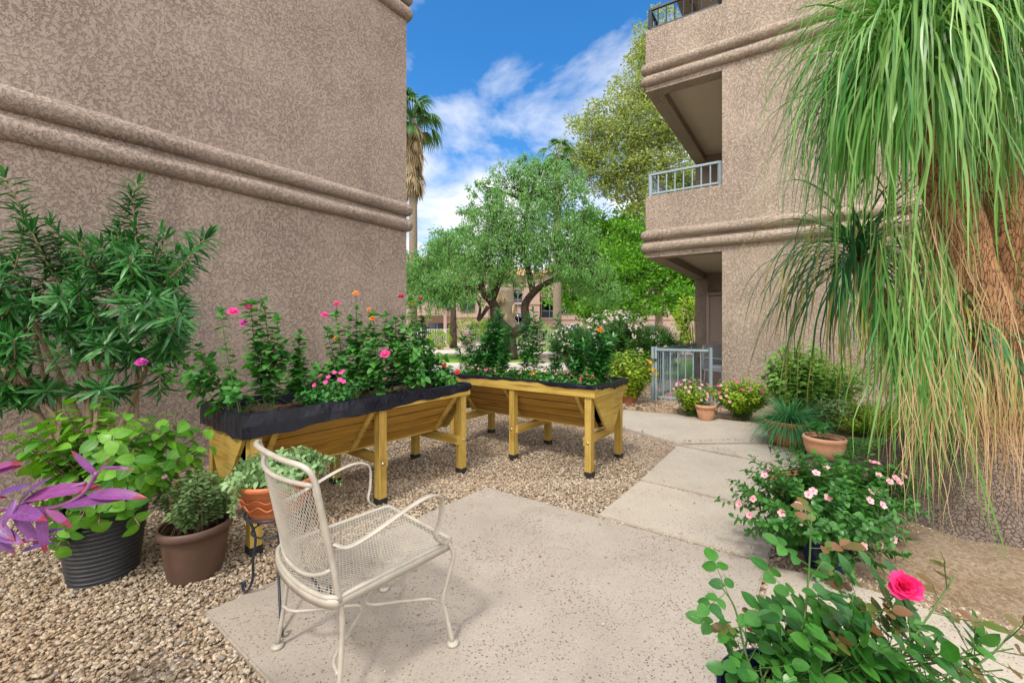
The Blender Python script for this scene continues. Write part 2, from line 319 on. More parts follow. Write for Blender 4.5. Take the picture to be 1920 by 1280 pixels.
def concrete(name, c1, c2, pits):
    m,nt,b=mat(name,c1,.85,.25); co=ocoord(nt); n=noise(nt,co,2.2,6,.65); r=ramp(nt,n.outputs['Fac'],[(.3,c1),(.7,c2)])
    f=noise(nt,co,90,3,.7); c=mixc(nt,1.0,r.outputs[0],ramp(nt,f.outputs['Fac'],[(.25,g(.80)),(.7,g(1.08))]).outputs[0],'MULTIPLY')
    v=N(nt,'ShaderNodeTexVoronoi',Scale=70); v.inputs['Randomness'].default_value=1; 
    dn=noise(nt,co,40,3,.6); ad=nt.nodes.new('ShaderNodeVectorMath'); ad.operation='MULTIPLY_ADD'; lk(nt,dn.outputs['Color'],ad.inputs[0]); ad.inputs[1].default_value=(.03,.03,.03); lk(nt,co,ad.inputs[2]); lk(nt,ad.outputs[0],v.inputs['Vector'])
    z=noise(nt,co,3.0,3,.6); sm=N(nt,'ShaderNodeMath',operation='MULTIPLY_ADD'); lk(nt,z.outputs['Fac'],sm.inputs[0]); sm.inputs[1].default_value=-.5; 
    lk(nt,v.outputs['Distance'],sm.inputs[2]); pr=ramp(nt,sm.outputs[0],[(0,g(1)),(.035,g(0))]) if pits else ramp(nt,sm.outputs[0],[(0,g(.0)),(.01,g(0))])
    sm2=N(nt,'ShaderNodeMath',operation='ADD'); lk(nt,sm.outputs[0],sm2.inputs[0]); sm2.inputs[1].default_value=.05 if pits else .1; pr=ramp(nt,sm2.outputs[0],[(0,g(1)),(.06,g(0))])
    c=mixc(nt,pr.outputs[0],c,(.17,.115,.085)); 
    st=noise(nt,co,.9,5,.7,.6); c=mixc(nt,ramp(nt,st.outputs['Fac'],[(.5,g(0)),(.75,g(.35))]).outputs[0],c,tuple(x*.66 for x in c2))
    lk(nt,c,b.inputs['Base Color']); h=mixc(nt,pr.outputs[0],f.outputs['Fac'],(0,0,0)); bump(nt,h,b,.5,.004); return m
M['conc']=concrete('patio_concrete',(.32,.275,.228),(.41,.358,.30),True)
M['conc2']=concrete('path_concrete',(.40,.35,.285),(.48,.425,.35),False)
slabs={
 'patio':[(382,1146),(640,1420),(1385,1420),(1407,1170),(1436,1056),(1117,968),(912,912)],
 'a':[(1120,964),(1199,900),(1443,958),(1458,985),(1440,1052)],
 'b':[(1201,897),(1269,835),(1441,868),(1520,935),(1450,956)],
 'c':[(1271,831),(1165,800),(1168,768),(1300,779),(1449,797),(1441,829)],
 'w':[(1276,834),(1440,831),(1449,866),(1441,866)],
 'd':[(1445,833),(1520,848),(1600,862),(1712,882),(1660,905),(1527,932),(1446,868)],
 'e':[(1446,1060),(1560,1085),(1660,1112),(1790,1158),(2020,1225),(2060,1420),(1398,1420),(1420,1172)],
}
POLY={}
def slab(name,key,m,top=.0):
    poly=gx(slabs[key]); 
    ar=sum(poly[i][0]*poly[(i+1)%len(poly)][1]-poly[(i+1)%len(poly)][0]*poly[i][1] for i in range(len(poly)))
    if ar<0: poly=poly[::-1]
    POLY[key]=poly; bm=bmesh.new(); vs=[bm.verts.new((x,y,top)) for x,y in poly]; f=bm.faces.new(vs)
    r=bmesh.ops.extrude_face_region(bm,geom=[f]); ev=[e for e in r['geom'] if isinstance(e,bmesh.types.BMVert)]
    for v in ev: v.co.z=top-.10
    bm.normal_update(); ed=[e for e in bm.edges if all(abs(v.co.z-top)<1e-6 for v in e.verts)]
    bmesh.ops.bevel(bm,geom=ed,offset=.007,segments=2,affect='EDGES'); bmesh.ops.recalc_face_normals(bm,faces=bm.faces)
    me=bpy.data.meshes.new(name); bm.to_mesh(me); bm.free(); me.materials.append(m); o=bpy.data.objects.new(name,me); COL.objects.link(o); tag(o,kind='structure')
slab('patio','patio',M['conc'])
for k,z in (('a',.001),('b',-.001),('c',.002),('d',0),('e',.0),('w',.0015)): slab('path',k,M['conc2'] if k!='e' else M['conc2'],z)
# terracotta pavers before the gate: single bricks merged as one paving
def pavers():
    q=MB(); A=A3(*gnd(1172,762)[:2],0); 
    for i in range(9):
        for j in range(5):
            p=A+BD*(i*.21+(.1 if j%2 else 0)-.1)+BB*(j*.108+.02)+A3(0,0,-.012); p=p+A3(0,0,U(-.003,.003))
            q.box(p,(.202,.102,.05),np.stack([BD,BB,A3(0,0,1)],1))
    m=noisy('pale_brick_paver',(.45,.30,.19),(.60,.44,.30),6,.85,.3,.004); tag(q.build('paved_path',m),kind='structure')
pavers()
q=MB(); A=A3(2.52,7.12,0); w=.9
q.prism([tuple((A+BD*a+BB*b)[:2]) for a,b in ((-.05,-.28),(1.0,-.28),(1.0,4.0),(-.05,4.0))],-.05,.03); tag(q.build('porch_floor',M['conc2']),kind='structure')
# far lawns and paths
def sheet(name,pts,m,z):
    q=MB(); q.add([(*p,z) for p in pts],[list(range(len(pts)))],smooth=False); return tag(q.build(name,m),kind='structure')
m_lawn=noisy('lawn_green',(.10,.24,.025),(.19,.36,.045),1.3,.9,.8,.03,.1,bscale=60)
m_farp=noisy('pale_far_path',(.52,.45,.37),(.60,.53,.45),.8,.9,.1)
m_farg=noisy('pale_far_gravel',(.42,.31,.23),(.66,.54,.44),22,.95,.5,.02,.1)
sheet('lawn',gx([(560,679),(905,679),(1010,677),(1010,664),(560,664)]),m_lawn,-.022)
sheet('lawn',gx([(1050,709),(1330,712),(1420,690),(1420,668),(1180,678),(1090,688),(1052,697)]),m_lawn,-.020)
sheet('path',gx([(560,699),(840,699),(1050,712),(1050,695),(1100,682),(1000,678),(560,681)]),m_farp,-.018)
sheet('path',gx([(560,662),(1400,664),(1400,656),(560,655)]),m_farp,-.016)
sheet('ground',gx([(-300,655),(2000,655),(2000,641),(-300,641)]),m_farg,-.026)

# loose gravel
def gravel():
    bm=bmesh.new(); bmesh.ops.create_icosphere(bm,subdivisions=1,radius=.5); V0=np.array([v.co[:] for v in bm.verts]); F0=np.array([[v.index for v in f.verts] for f in bm.faces]); bm.free()
    def scatter(n,lo,hi,keep,smin,smax):
        P=np.stack([rng.uniform(lo[0],hi[0],n),rng.uniform(lo[1],hi[1],n)],1)
        d=(P-WC[:2])@WN[:2]; k=(d>.0)|(P[:,1]>9); pxx=960+F*P[:,0]/P[:,1]; k&=(pxx>-60)&(pxx<1980)&(HZ+F*CH/P[:,1]<1310)
        for key,po in POLY.items(): k&=~inpoly(P,po)
        k&=keep(P); P=P[k]; return P, rng.uniform(smin,smax,len(P))**1.0
    sand=lambda P: ((P[:,0]*.87+P[:,1]*.5)>(2.9))&(P[:,0]>1.2)          # right-hand bed
    A=scatter(98000,(-4.2,1.2),(2.2,3.4),lambda P:~sand(P),.008,.025)
    B=scatter(44000,(-2.6,3.2),(2.6,6.0),lambda P:~sand(P),.012,.026)
    C=scatter(12000,(-3,6.0),(3.2,9.5),lambda P:P[:,0]>-1.5,.02,.045)
    D=scatter(16000,(1.0,1.2),(5,4.5),sand,.006,.019)
    D2=scatter(900,(1.0,1.2),(5,5.5),sand,.012,.030)
    def BEDH(P): return np.where(sand(P),.055*np.clip(((P[:,0]*.87+P[:,1]*.5)-2.9)/.5,0,1)+.002,0)
    EP=np.stack([rng.uniform(-1.6,2.2,260),rng.uniform(1.3,5,260)],1); EP=EP[np.any([inpoly(EP,po) for po in POLY.values()],axis=0)]; E_=(EP,rng.uniform(.004,.013,len(EP)))
    q=MB()
    for P,s in (A,B,C,D,D2,E_):
        n=len(P); up_=.027 if P is EP else 0; X=V0[None]*(1+rng.uniform(-.28,.28,(n,len(V0),1))); X=X*rng.uniform(.6,1.15,(n,1,3)); X[:,:,2]*=.75
        a=rng.uniform(0,2*PI,n); c,sn=np.cos(a)[:,None],np.sin(a)[:,None]; x=X[:,:,0]*c-X[:,:,1]*sn; y=X[:,:,0]*sn+X[:,:,1]*c
        tx=rng.uniform(-.5,.5,(n,1)); z=X[:,:,2]+x*tx
        W=np.stack([x,y,z],-1)*s[:,None,None]+np.concatenate([P,(-.026+rng.uniform(0,.012,n))[:,None]+s[:,None]*.18+BEDH(P)[:,None]+up_],1)[:,None,:]
        q.add(W.reshape(-1,3),(F0[None]+(np.arange(n)*len(V0))[:,None,None]).reshape(-1,3),smooth=False)
    m,nt,b=mat('gravel_stone',(.5,.4,.3),.9,.15); geo=nt.nodes.new('ShaderNodeNewGeometry')
    r=ramp(nt,geo.outputs['Random Per Island'],[(0,(.20,.14,.09)),(.25,(.33,.25,.17)),(.6,(.44,.345,.245)),(.92,(.58,.50,.39)),(.97,(.25,.22,.20))])
    co=ocoord(nt); n1=noise(nt,co,120,3,.6); c=mixc(nt,1.0,r.outputs[0],ramp(nt,n1.outputs['Fac'],[(.3,g(.72)),(.65,g(1.05))]).outputs[0],'MULTIPLY')
    n2=noise(nt,co,1.1,3,.6); c=mixc(nt,ramp(nt,n2.outputs['Fac'],[(.45,g(0)),(.7,g(.4))]).outputs[0],c,(.36,.24,.14))
    lk(nt,c,b.inputs['Base Color']); bump(nt,n1.outputs['Fac'],b,.4,.002)
    tag(q.build('gravel',m),'loose tan gravel spread around the patio and under the planter tables','gravel',kind='stuff')
gravel()
# pebbles in the joint between the foreground slab and its neighbour
# sandy bed on the right
def sandy():
    m,nt,b=mat('sandy_soil',(.45,.33,.22),.95,.1); co=ocoord(nt); n=noise(nt,co,3,6,.7); v=N(nt,'ShaderNodeTexVoronoi',Scale=70); lk(nt,co,v.inputs['Vector'])
    c=ramp(nt,n.outputs['Fac'],[(.3,(.36,.25,.15)),(.55,(.46,.34,.23)),(.75,(.54,.42,.30))]).outputs[0]; c=mixc(nt,1.0,c,ramp(nt,v.outputs['Color'],[(.2,g(.7)),(.8,g(1.1))]).outputs[0],'MULTIPLY')
    lk(nt,c,b.inputs['Base Color']); f=noise(nt,co,110,6,.75); bump(nt,f.outputs['Fac'],b,1,.02)
    P=[gnd(*p)[:2] for p in [(1450,1062),(1560,1090),(1660,1116),(1790,1162),(2020,1230),(2400,1300),(2500,700),(1460,745),(1452,800),(1445,832),(1530,936),(1458,985)]]
    # a gridded low mound clipped to that outline
    lo=np.min(P,0); hi=np.max(P,0); hi[0]=min(hi[0],9); st=.06; xs=np.arange(lo[0],hi[0],st); ys=np.arange(lo[1],hi[1],st)
    X,Y=np.meshgrid(xs,ys); Q=np.stack([X.ravel(),Y.ravel()],1); ins=inpoly(Q,[tuple(p) for p in P]).reshape(X.shape)
    # distance to nearest edge, roughly
    d=np.full(len(Q),9.)
    for i in range(len(P)):
        a=np.array(P[i]); b2=np.array(P[(i+1)%len(P)]); ab=b2-a; t=np.clip(((Q-a)@ab)/(ab@ab),0,1); d=np.minimum(d,np.linalg.norm(Q-(a+t[:,None]*ab),axis=1))
    H=np.where(ins.ravel(),-.028+.07*np.clip(d/.6,0,1)**.8+.012*np.sin(Q[:,0]*5+1)*np.sin(Q[:,1]*4)*np.clip(d/.3,0,1),-.05)
    V=np.stack([Q[:,0],Q[:,1],H],1); nx=X.shape[1]; I=np.arange(X.size).reshape(X.shape)
    f4=np.stack([I[:-1,:-1],I[:-1,1:],I[1:,1:],I[1:,:-1]],-1).reshape(-1,4); ii=ins.ravel(); f4=f4[ii[f4].any(1)]
    q=MB(); q.add(V,f4); tag(q.build('garden_bed_ground',m),kind='structure')
    return P
BED=sandy()

# ------------------------------------------------------------------ left building
def roll(p0,p1,r,n,k=9,out=1.0):       # half-round moulding between two points, bulging along n
    q=MB(); p0=np.asarray(p0,float); p1=np.asarray(p1,float); d=nrm(p1-p0); L=np.linalg.norm(p1-p0); m=max(2,int(L/.15)); V=[]
    for i in range(m+1):
        for j in range(k+1):
            a=-PI/2+PI*j/k; rr=r*(1+.03*math.sin(i*1.7)+.03*math.sin(i*.61+j)); V.append(p0+d*L*i/m+n*rr*math.cos(a)*out+A3(0,0,1)*rr*math.sin(a))
    I=np.arange((m+1)*(k+1)).reshape(m+1,k+1); q.add(V,np.stack([I[:-1,:-1],I[1:,:-1],I[1:,1:],I[:-1,1:]],-1).reshape(-1,4))
    q.add([V[j] for j in range(k+1)],[list(range(k+1))]); q.add([V[-(j+1)] for j in range(k+1)],[list(range(k+1))]); return q
def mouldings(parent,c,d,n,side,L,m,zs):
    for z in zs:
        for dz in (.085,.30):
            r=.088; q=roll(c+A3(0,0,z+dz)+d*(-.0)-n*.004+n*0-d*r*.9*0,c+d*L+A3(0,0,z+dz)-n*.004,r,n)
            # corner ball and return along the other side
            e=roll(c+A3(0,0,z+dz)+side*4,c+A3(0,0,z+dz),r,-d); q.V+= [v for v in e.V]; q.I+=[i+q.n for i in e.I]; q.T+=e.T; q.UV+=e.UV; q.M+=e.M; q.SM+=e.SM; q.n+=e.n
            a=np.linspace(-PI/2,PI/2,9); pr=[(r*math.cos(x)+1e-4,r*math.sin(x)) for x in a]; q.lathe(pr,c+A3(0,0,z+dz),24)
            q.build('moulding',m,parent)
lb=thing('stucco_building','tall windowless taupe stucco building wall with paired rounded mouldings beside the raised planters','building',WC)
q=MB(); L=13; H=8.9; back=-WN*9
P=[(0,0),tuple((back)[:2]),tuple((back-WD*L)[:2]),tuple((-WD*L)[:2])]
q.prism(P,-.2,H); q.build('wall',M['stucco_l'],lb)
q=MB(); q.prism([tuple((WN*.05+WD*.05)[:2]),tuple((back-WN*.05+WD*.05)[:2]),tuple((back-WN*.05-WD*(L+.05))[:2]),tuple((WN*.05-WD*(L+.05))[:2])],H+.002,H+.12); q.build('parapet_cap',M['stucco_l'],lb)
mouldings(lb,A3(0,0,0),-WD,WN,-WN,L,M['stucco_l'],(2.63,5.56))

# ------------------------------------------------------------------ right building
rb=thing('balcony_building','tan stucco apartment building with stacked corner balconies behind the ponytail palm','building',BC)
s=1.2; Ln=7.5; z3=8.6
def pb(a,b): return tuple((BD*a+BB*b)[:2])
q=MB(); q.prism([pb(s,0),pb(Ln,0),pb(Ln,9),pb(s+.02,9),pb(s+.02,.0)][:4],-.2,9.8)
q.build('wall',M['stucco_r'],rb)
q=MB(); q.prism([pb(.0,3.8),pb(s-.002,3.8),pb(s-.002,9),pb(.0,9)],-.2,9.8); q.build('rear_wall',M['stucco_r'],rb)
for i,z in enumerate((2.55,5.48,8.41)):
    q=MB(); e=.24
    # edge beams and parapets, open top
    q.prism([pb(0,0),pb(s-.003,0),pb(s-.003,e),pb(0,e)],z,z+1.08); q.prism([pb(0,e+.002),pb(e,e+.002),pb(e,3.797),pb(0,3.797)],z,z+1.08-.002)
    q.build('balcony_parapet',M['stucco_r'],rb)
    q=MB(); q.prism([pb(e+.002,e+.004),pb(s-.003,e+.004),pb(s-.003,3.795),pb(e+.002,3.795)],z+.16,z+.40); q.build('balcony_ceiling',M['cream'],rb)
    if i<2:
        for dz in (.17,.385):
            r=.088; O=A3(0,0,z+dz); q=roll(O,BD*Ln+O,r,BN); e2=roll(BB*3.8+O,O,r,-BD)
            q.V+=e2.V; q.I+=[k+q.n for k in e2.I]; q.T+=e2.T; q.UV+=e2.UV; q.M+=e2.M; q.SM+=e2.SM; q.n+=e2.n
            q.lathe([(r*math.cos(x)+1e-4,r*math.sin(x)) for x in np.linspace(-PI/2,PI/2,9)],O,24); q.build('moulding',M['stucco_r'],rb)
for z in (2.55+1.08,5.48+1.08):           # balcony railings
    q=MB(); h=.40; a0=.06
    P0=BD*.05+BB*.08; P1=BD*(s-.05)+BB*.08; P2=BD*.05+BB*3.7
    for ri,(A_,B_) in enumerate(((P0,P1),(P0,P2))):
        q.beam(A_+A3(0,0,z+h),B_+A3(0,0,z+h),.04,.035); q.beam(A_+A3(0,0,z+.06),B_+A3(0,0,z+.06),.03,.03); L_=np.linalg.norm(B_-A_); n=int(L_/.13)
        for k in range(ri,n+1):
            p=A_+(B_-A_)*k/n; q.box(p+A3(0,0,z+h/2+.0),(.018,.018,h-.03) if k not in (0,n) else (.045,.045,h+.03))
    q.build('balcony_railing',M['steel'] if z<5 else M['iron'],rb)
# porch door, frame and pillar at the far end of the porch
q=MB(); q.beam(BD*.0+BB*3.78+A3(0,0,1.27),BD*.30+BB*3.78+A3(0,0,1.27),.06,2.55); q.build('corner_pillar',M['stucco_r'],rb)
dr=MB(); Rm=np.stack([BD,BB,A3(0,0,1)],1); dr.box(BD*.74+BB*3.755+A3(0,0,1.07),(.82,.05,2.1),Rm); dro=dr.build('door',M['door'],rb)
q=MB(); 
for a in (.30,1.18): q.box(BD*a+BB*3.75+A3(0,0,1.1),(.06,.09,2.2),Rm)
q.box(BD*.74+BB*3.75+A3(0,0,2.17),(.93,.09,.06),Rm); q.build('door_frame',M['door'],dro)
q=MB(); q.tube([BD*.42+BB*3.70+A3(0,0,.98),BD*.42+BB*3.66+A3(0,0,.98),BD*.52+BB*3.66+A3(0,0,.98)],.012,6); q.build('handle',M['steel'],dro)
q=MB(); q.box(BD*1.08+BB*.3+A3(0,0,2.4),(.02,.02,.01)); 

# porch fence with gate
fn=thing('porch_fence','grey steel picket fence enclosing the ground floor porch of the balcony building','fence',A3(2.50,7.12,.03))
def rails(parent,A_,B_,name,h=.90,sp=.115,z0=.07):
    q=MB(); q.beam(A_+A3(0,0,h),B_+A3(0,0,h),.038,.038); q.beam(A_+A3(0,0,z0),B_+A3(0,0,z0),.03,.03); n=int(np.linalg.norm(B_-A_)/sp)
    for k in range(1,n): q.box(A_+(B_-A_)*k/n+A3(0,0,(h+z0)/2),(.013,.013,h-z0))
    return q.build(name,M['steel'],parent)
O=A3(0,0,0); rails(fn,O+BD*.06,BD*.90,'picket_panel'); rails(fn,O,BB*3.3,'picket_panel')
for p in (O,BD*.055,BD*.93,BB*3.3): MB().box(p+A3(0,0,.46),(.04,.04,.98)).build('post',M['steel'],fn)
q=MB(); q.box(BD*.03+A3(0,0,.72)-BB*.03,(.10,.03,.03),Rm); q.build('latch',M['iron'],fn)
# ================================================================== raised planters
def planter(label,c,rz,drape):
    t=thing('raised_planter',label,'raised planter',(*c[:2],-.02),rz,'V-shaped wooden planter tables')
    Hh=.80; L=1.80; W=.74; zr=Hh-.105
    for sx in (-.83,0,.83):
        for sy in (-.325,.325):
            q=MB(); x=sx
            q.box((x,sy,(zr-.002+.045)/2),(.062,.062,zr-.002-.045)); leg=q.build('leg',M['wood_z'],t)
            q=MB(); q.box((x,sy,.022),(.070,.070,.05)); q.build('foot_cap',M['rubber'],leg)
            q=MB(); a=np.linspace(0,2*PI,9); q.lathe([(.001,.008),(.011,.006),(.012,0)],(0,0,0),10); o=q.build('bolt',M['bolt'],leg); o.location=(x,sy-(.032 if sy<0 else -.032),.30); o.rotation_euler=(R(90) if sy<0 else R(-90),0,0)
        q=MB(); xx=sx+(-.045 if sx>0 else .045 if sx<0 else .047); q.beam((xx,-.33,.30),(xx,.33,.30),.028,.075); q.build('cross_brace',M['wood_y'],t)
    # rim boards
    for sy in (-1,1): MB().box((0,sy*(W/2-.011),zr+.0525),(L,.022,.103)).build('rim_board',M['wood_x'],t)
    for sx in (-1,1): MB().box((sx*(L/2-.011),0,zr+.0525),(.022,W-.046,.101)).build('rim_board',M['wood_y'],t)
    # V sides: four boards each
    top=A3(0,.33,zr-.004); bot=A3(0,.075,.375)
    for sy in (-1,1):
        T=top*A3(1,sy,1); B=bot*A3(1,sy,1); d=B-T; ln=np.linalg.norm(d); d=d/ln; nb=4; bh=ln/nb
        for k in range(nb):
            m=T+d*(k+.5)*bh; zax=-d; xax=A3(1,0,0); yax=np.cross(zax,xax)
            MB().box(m,(L-.20,.009+.003*(k%2),bh-.014-.003*(k%2)),np.stack([xax,yax,zax],1)).build('side_board',M['wood_s'],t)
        for xx in (-.72,-.09,.72):
            q=MB(); a=T+A3(xx,sy*.022,0); b=B+A3(xx,sy*.022,.0); q.beam(a,b,.035,.02,up=(0,sy,.6)); q.build('batten',M['wood_z'],t)
    MB().box((0,0,.368),(L-.20,.155,.018)).build('bottom_board',M['wood_x'],t)
    for sx in (-1,1):
        x=sx*.876
        def yz(z): return .35-(.35-.085)*(zr-.004-z)/(zr-.004-.365)
        for z1,z0 in ((zr-.004,.55),(.547,.365)):
            q=MB(); V=[]
            for xx in (x-.011,x+.011): V+=[(xx,-yz(z1),z1),(xx,yz(z1),z1),(xx,yz(z0),z0),(xx,-yz(z0),z0)]
            q.add(V,[[0,1,2,3],[7,6,5,4],[0,4,5,1],[1,5,6,2],[2,6,7,3],[3,7,4,0]],smooth=False); q.build('end_board',M['wood_y'],t)
    # liner: inner walls, lip and outer drape of uneven depth
    q=MB(); n=150; per=[];
    def perim(s,off):
        a=L/2+off; b=W/2+off; P=[(-a,-b),(a,-b),(a,b),(-a,b)]; k=int(s)%4; f=s-int(s); p,r_=P[k],P[(k+1)%4]; return (p[0]+(r_[0]-p[0])*f,p[1]+(r_[1]-p[1])*f)
    rows=[]; S_=[k+j/40 for k in range(4) for j in range(40)]
    for s_ in S_:
        wv=.004*math.sin(s_*23)+.003*math.sin(s_*41+1); dp=drape(s_)+.006*math.sin(s_*17)+.004*math.sin(s_*53); zz=Hh+.004+.003*math.sin(s_*31)
        o0=perim(s_,.003+.5*abs(wv)); o1=perim(s_,.003); i0=perim(s_,-.024); i1=perim(s_,-.032)
        om=perim(s_,.004+abs(wv)*.8)
        rows.append([(*o0,zz-dp),(*om,zz-dp*.5),(*o1,zz-.003),(*perim(s_,-.010),zz+.001),(*i0,zz-.002),(*i1,Hh-.098)])
    V=np.array(rows).reshape(-1,3); m=len(S_); k=6; I=np.arange(m*k).reshape(m,k); I2=np.roll(I,-1,0)
    q.add(V,np.stack([I[:,:-1],I2[:,:-1],I2[:,1:],I[:,1:]],-1).reshape(-1,4),smooth=False)
    for sy in (-1,1): q.add([(-L/2+.12,sy*.316,zr-.02),(L/2-.12,sy*.316,zr-.02),(L/2-.12,sy*.066,.385),(-L/2+.12,sy*.066,.385)],[[0,1,2,3]],smooth=False)
    lo=q.build('liner',M['liner'],t); mo=lo.modifiers.new('t','SOLIDIFY'); mo.thickness=.003; mo.offset=0
    # soil
    nx,ny=60,26; X,Y=np.meshgrid(np.linspace(-L/2+.034,L/2-.034,nx),np.linspace(-W/2+.034,W/2-.034,ny)); Z=Hh-.07+.010*np.sin(X*9+Y*4)+.008*np.sin(X*21-Y*17)+rng.uniform(-.006,.006,X.shape)
    q=MB(); I=np.arange(nx*ny).reshape(ny,nx); q.add(np.stack([X,Y,Z],-1).reshape(-1,3),np.stack([I[:-1,:-1],I[:-1,1:],I[1:,1:],I[1:,:-1]],-1).reshape(-1,4)); 
    bmq=leaf_t(2,.5,'round',.1,.1); n=2600; P=np.stack([rng.uniform(-L/2+.04,L/2-.04,n),rng.uniform(-W/2+.04,W/2-.04,n),np.full(n,Hh-.064)+rng.uniform(-.006,.012,n)],1)
    q.inst(quad_t(.6),P,rng.normal(0,1,(n,3))*A3(1,1,.3),rng.normal(0,.5,(n,3))+A3(0,0,1),rng.uniform(.008,.02,n)); q.build('soil',M['soil'],t)
    return t
P1C,P1A=A3(-1.225,3.150,0),R(51.9); P2C,P2A=A3(.210,4.255,0),R(-37.0)
def dr1(s):
    k=int(s)%4; f=s-int(s)
    base={0:.135-.07*f**1.2,1:.055,2:.06+.07*f,3:.14}[k]
    return base
def dr2(s):
    k=int(s)%4; f=s-int(s)
    return {0:.026+.012*math.sin(f*9),1:.035+.035*math.sin(f*PI)*f+.015*f,2:.05,3:.05}[k]
pl1=planter('long wooden planter table beside the taupe wall, wide black liner edge, filled with tall zinnias',P1C,P1A,dr1)
pl2=planter('wooden planter table farther off, turned crosswise, with low bedding flowers and thin marigolds',P2C,P2A,dr2)
def rot2(a): return np.array([[math.cos(a),-math.sin(a),0],[math.sin(a),math.cos(a),0],[0,0,1]])
def P1(x,y,z=.715): return rot2(P1A)@A3(x,y,z)+P1C
def P2(x,y,z=.715): return rot2(P2A)@A3(x,y,z)+P2C
def solve(fn,px,y):         # length coordinate on the planter whose picture column is px
    lo,hi=-.84,.84
    f=lambda x:(lambda p:960+F*p[0]/p[1])(fn(x,y))
    for _ in range(30):
        mid=(lo+hi)/2
        if f(mid)<px: lo=mid
        else: hi=mid
    return (lo+hi)/2

# ================================================================== armchair
def chair():
    f=nrm(A3(.662,.749,0)); rz=math.atan2(f[1],f[0])-PI/2
    t=thing('patio_armchair','cream wrought-iron armchair with mesh seat and back standing on the concrete patio','chair',(-.583,1.592,0),rz)
    for sx in (-1,1):
        q=MB(); P=smooth([(sx*.255,-.235,.008),(sx*.238,-.215,.17),(sx*.232,-.205,.30),(sx*.238,-.215,.40)],6); q.tube(P,.0085,10); o=q.build('rear_leg',M['chair'],t)
        q=MB(); q.lathe([(.001,.016),(.020,.014),(.025,.007),(.022,.001),(.001,0)],(sx*.255,-.235,0),20); q.build('foot_glide',M['chair'],o)
        q=MB(); P=smooth([(sx*.255,.235,.008),(sx*.236,.215,.13),(sx*.232,.205,.19),(sx*.25,.23,.31),(sx*.255,.238,.36),(sx*.243,.225,.405)],6); q.tube(P,.0085,10); o=q.build('front_leg',M['chair'],t)
        q=MB(); q.lathe([(.001,.016),(.020,.014),(.025,.007),(.022,.001),(.001,0)],(sx*.255,.235,0),20); q.build('foot_glide',M['chair'],o)
        q=MB(); P=smooth([(sx*.240,-.238,.585),(sx*.262,-.20,.568),(sx*.272,-.12,.585),(sx*.278,-.0,.622),(sx*.278,.08,.638),(sx*.276,.135,.632),(sx*.270,.168,.60),(sx*.262,.165,.52),(sx*.252,.15,.46),(sx*.248,.19,.418)],6); q.tube(P,.0125,10,flat=.36,up=(1,0,0) if False else (0,0,1)); q.build('armrest',M['chair'],t)
    # back frame: posts rising from the seat and a bowed top rail
    yb=lambda z:-.215-.085*max(0,(z-.40))/.43
    bow=lambda x,z:-.055*(1-(x/.25)**2)
    q=MB(); P=smooth([(-.238,yb(.40),.39),(-.240,yb(.55),.55),(-.240,yb(.70),.70),(-.237,yb(.79),.79),(-.215,yb(.83)-.012,.835),(-.12,yb(.83)-.045,.848),(0,yb(.83)-.055,.852),(.12,yb(.83)-.045,.848),(.215,yb(.83)-.012,.835),(.237,yb(.79),.79),(.240,yb(.70),.70),(.240,yb(.55),.55),(.238,yb(.40),.39)],6)
    q.tube(P,.0092,12); q.build('back_frame',M['chair'],t)
    hx=.222
    def bk(u,z): return A3(u*hx, yb(z)-.050*(1-u*u), z)
    zt,zb=.775,.44
    def zlim(u): return (zb+.055*abs(u)**3.0, zt+.0*u)
    q=MB(); E=[bk(u,zlim(u)[0]) for u in np.linspace(-1,1,17)]; q.tube(E,.007,8); q.tube([bk(u,zt) for u in np.linspace(-1,1,17)],.008,8)
    for u in (-1,1): q.tube([bk(u,z) for z in np.linspace(zlim(u)[0],zt,6)],.0065,8)
    for u in (-1,1): q.tube([bk(u,.60),A3(u*.236,yb(.60),.60)],.006,6)
    bf=q.build('mesh_frame',M['chair'],t)
    def lattice(q,fn,w,h,inside,pitch_x,pitch_y,th):     # expanded metal: two families of slanting strands
        # strands y = +-k x + c ; k = pitch_y/pitch_x
        k=pitch_y/pitch_x; c=-h/2-k*w/2
        while c<h/2+k*w/2:
            for sg in (-1,1):
                xs=np.linspace(-w/2,w/2,34); ys=sg*k*xs+c; run=[]
                for x,y in zip(xs,ys):
                    if inside(x,y): run.append((x,y))
                    else:
                        if len(run)>1: strand(q,fn,run,sg,th)
                        run=[]
                if len(run)>1: strand(q,fn,run,sg,th)
            c+=pitch_y
    def strand(q,fn,run,sg,th):
        P=np.array([fn(x,y) for x,y in run]); q.tube(P+0,th,4,flat=.8,cap=False)
    q=MB(); H_=zt-zb; 
    lattice(q,lambda x,y:bk(x/hx,(zt+zb)/2+y),2*hx,H_,lambda x,y:zlim(x/hx)[0]-.002<(zt+zb)/2+y<zt+.002,.0125,.027,.00145); q.build('back_mesh',M['chair'],t)
    # seat: pan with rolled edge, rounded at the back
    hw=.238; y1=.245; y0=-.225
    def yr(x): return y0-.055*(1-(x/hw)**2)**.6*1.0 if abs(x)<hw else y0
    def dip(x,y): return .410-.008*(1-(x/hw)**2)*(1-((y-.01)/.25)**2)
    E=[(x,yr(x)) for x in np.linspace(-hw,hw,21)]+[(hw,y) for y in np.linspace(y0+.05,y1-.02,8)]+[(hw-.012,y1)]+[(x,y1) for x in np.linspace(hw-.03,-hw+.03,14)]+[(-hw+.012,y1)]+[(-hw,y) for y in np.linspace(y1-.02,y0+.05,8)]
    E=[A3(x,y,.408) for x,y in E]; E.append(E[0]); q=MB(); 
    q.tube(E,.0085,8,cap=False); V=[];n=len(E)-1
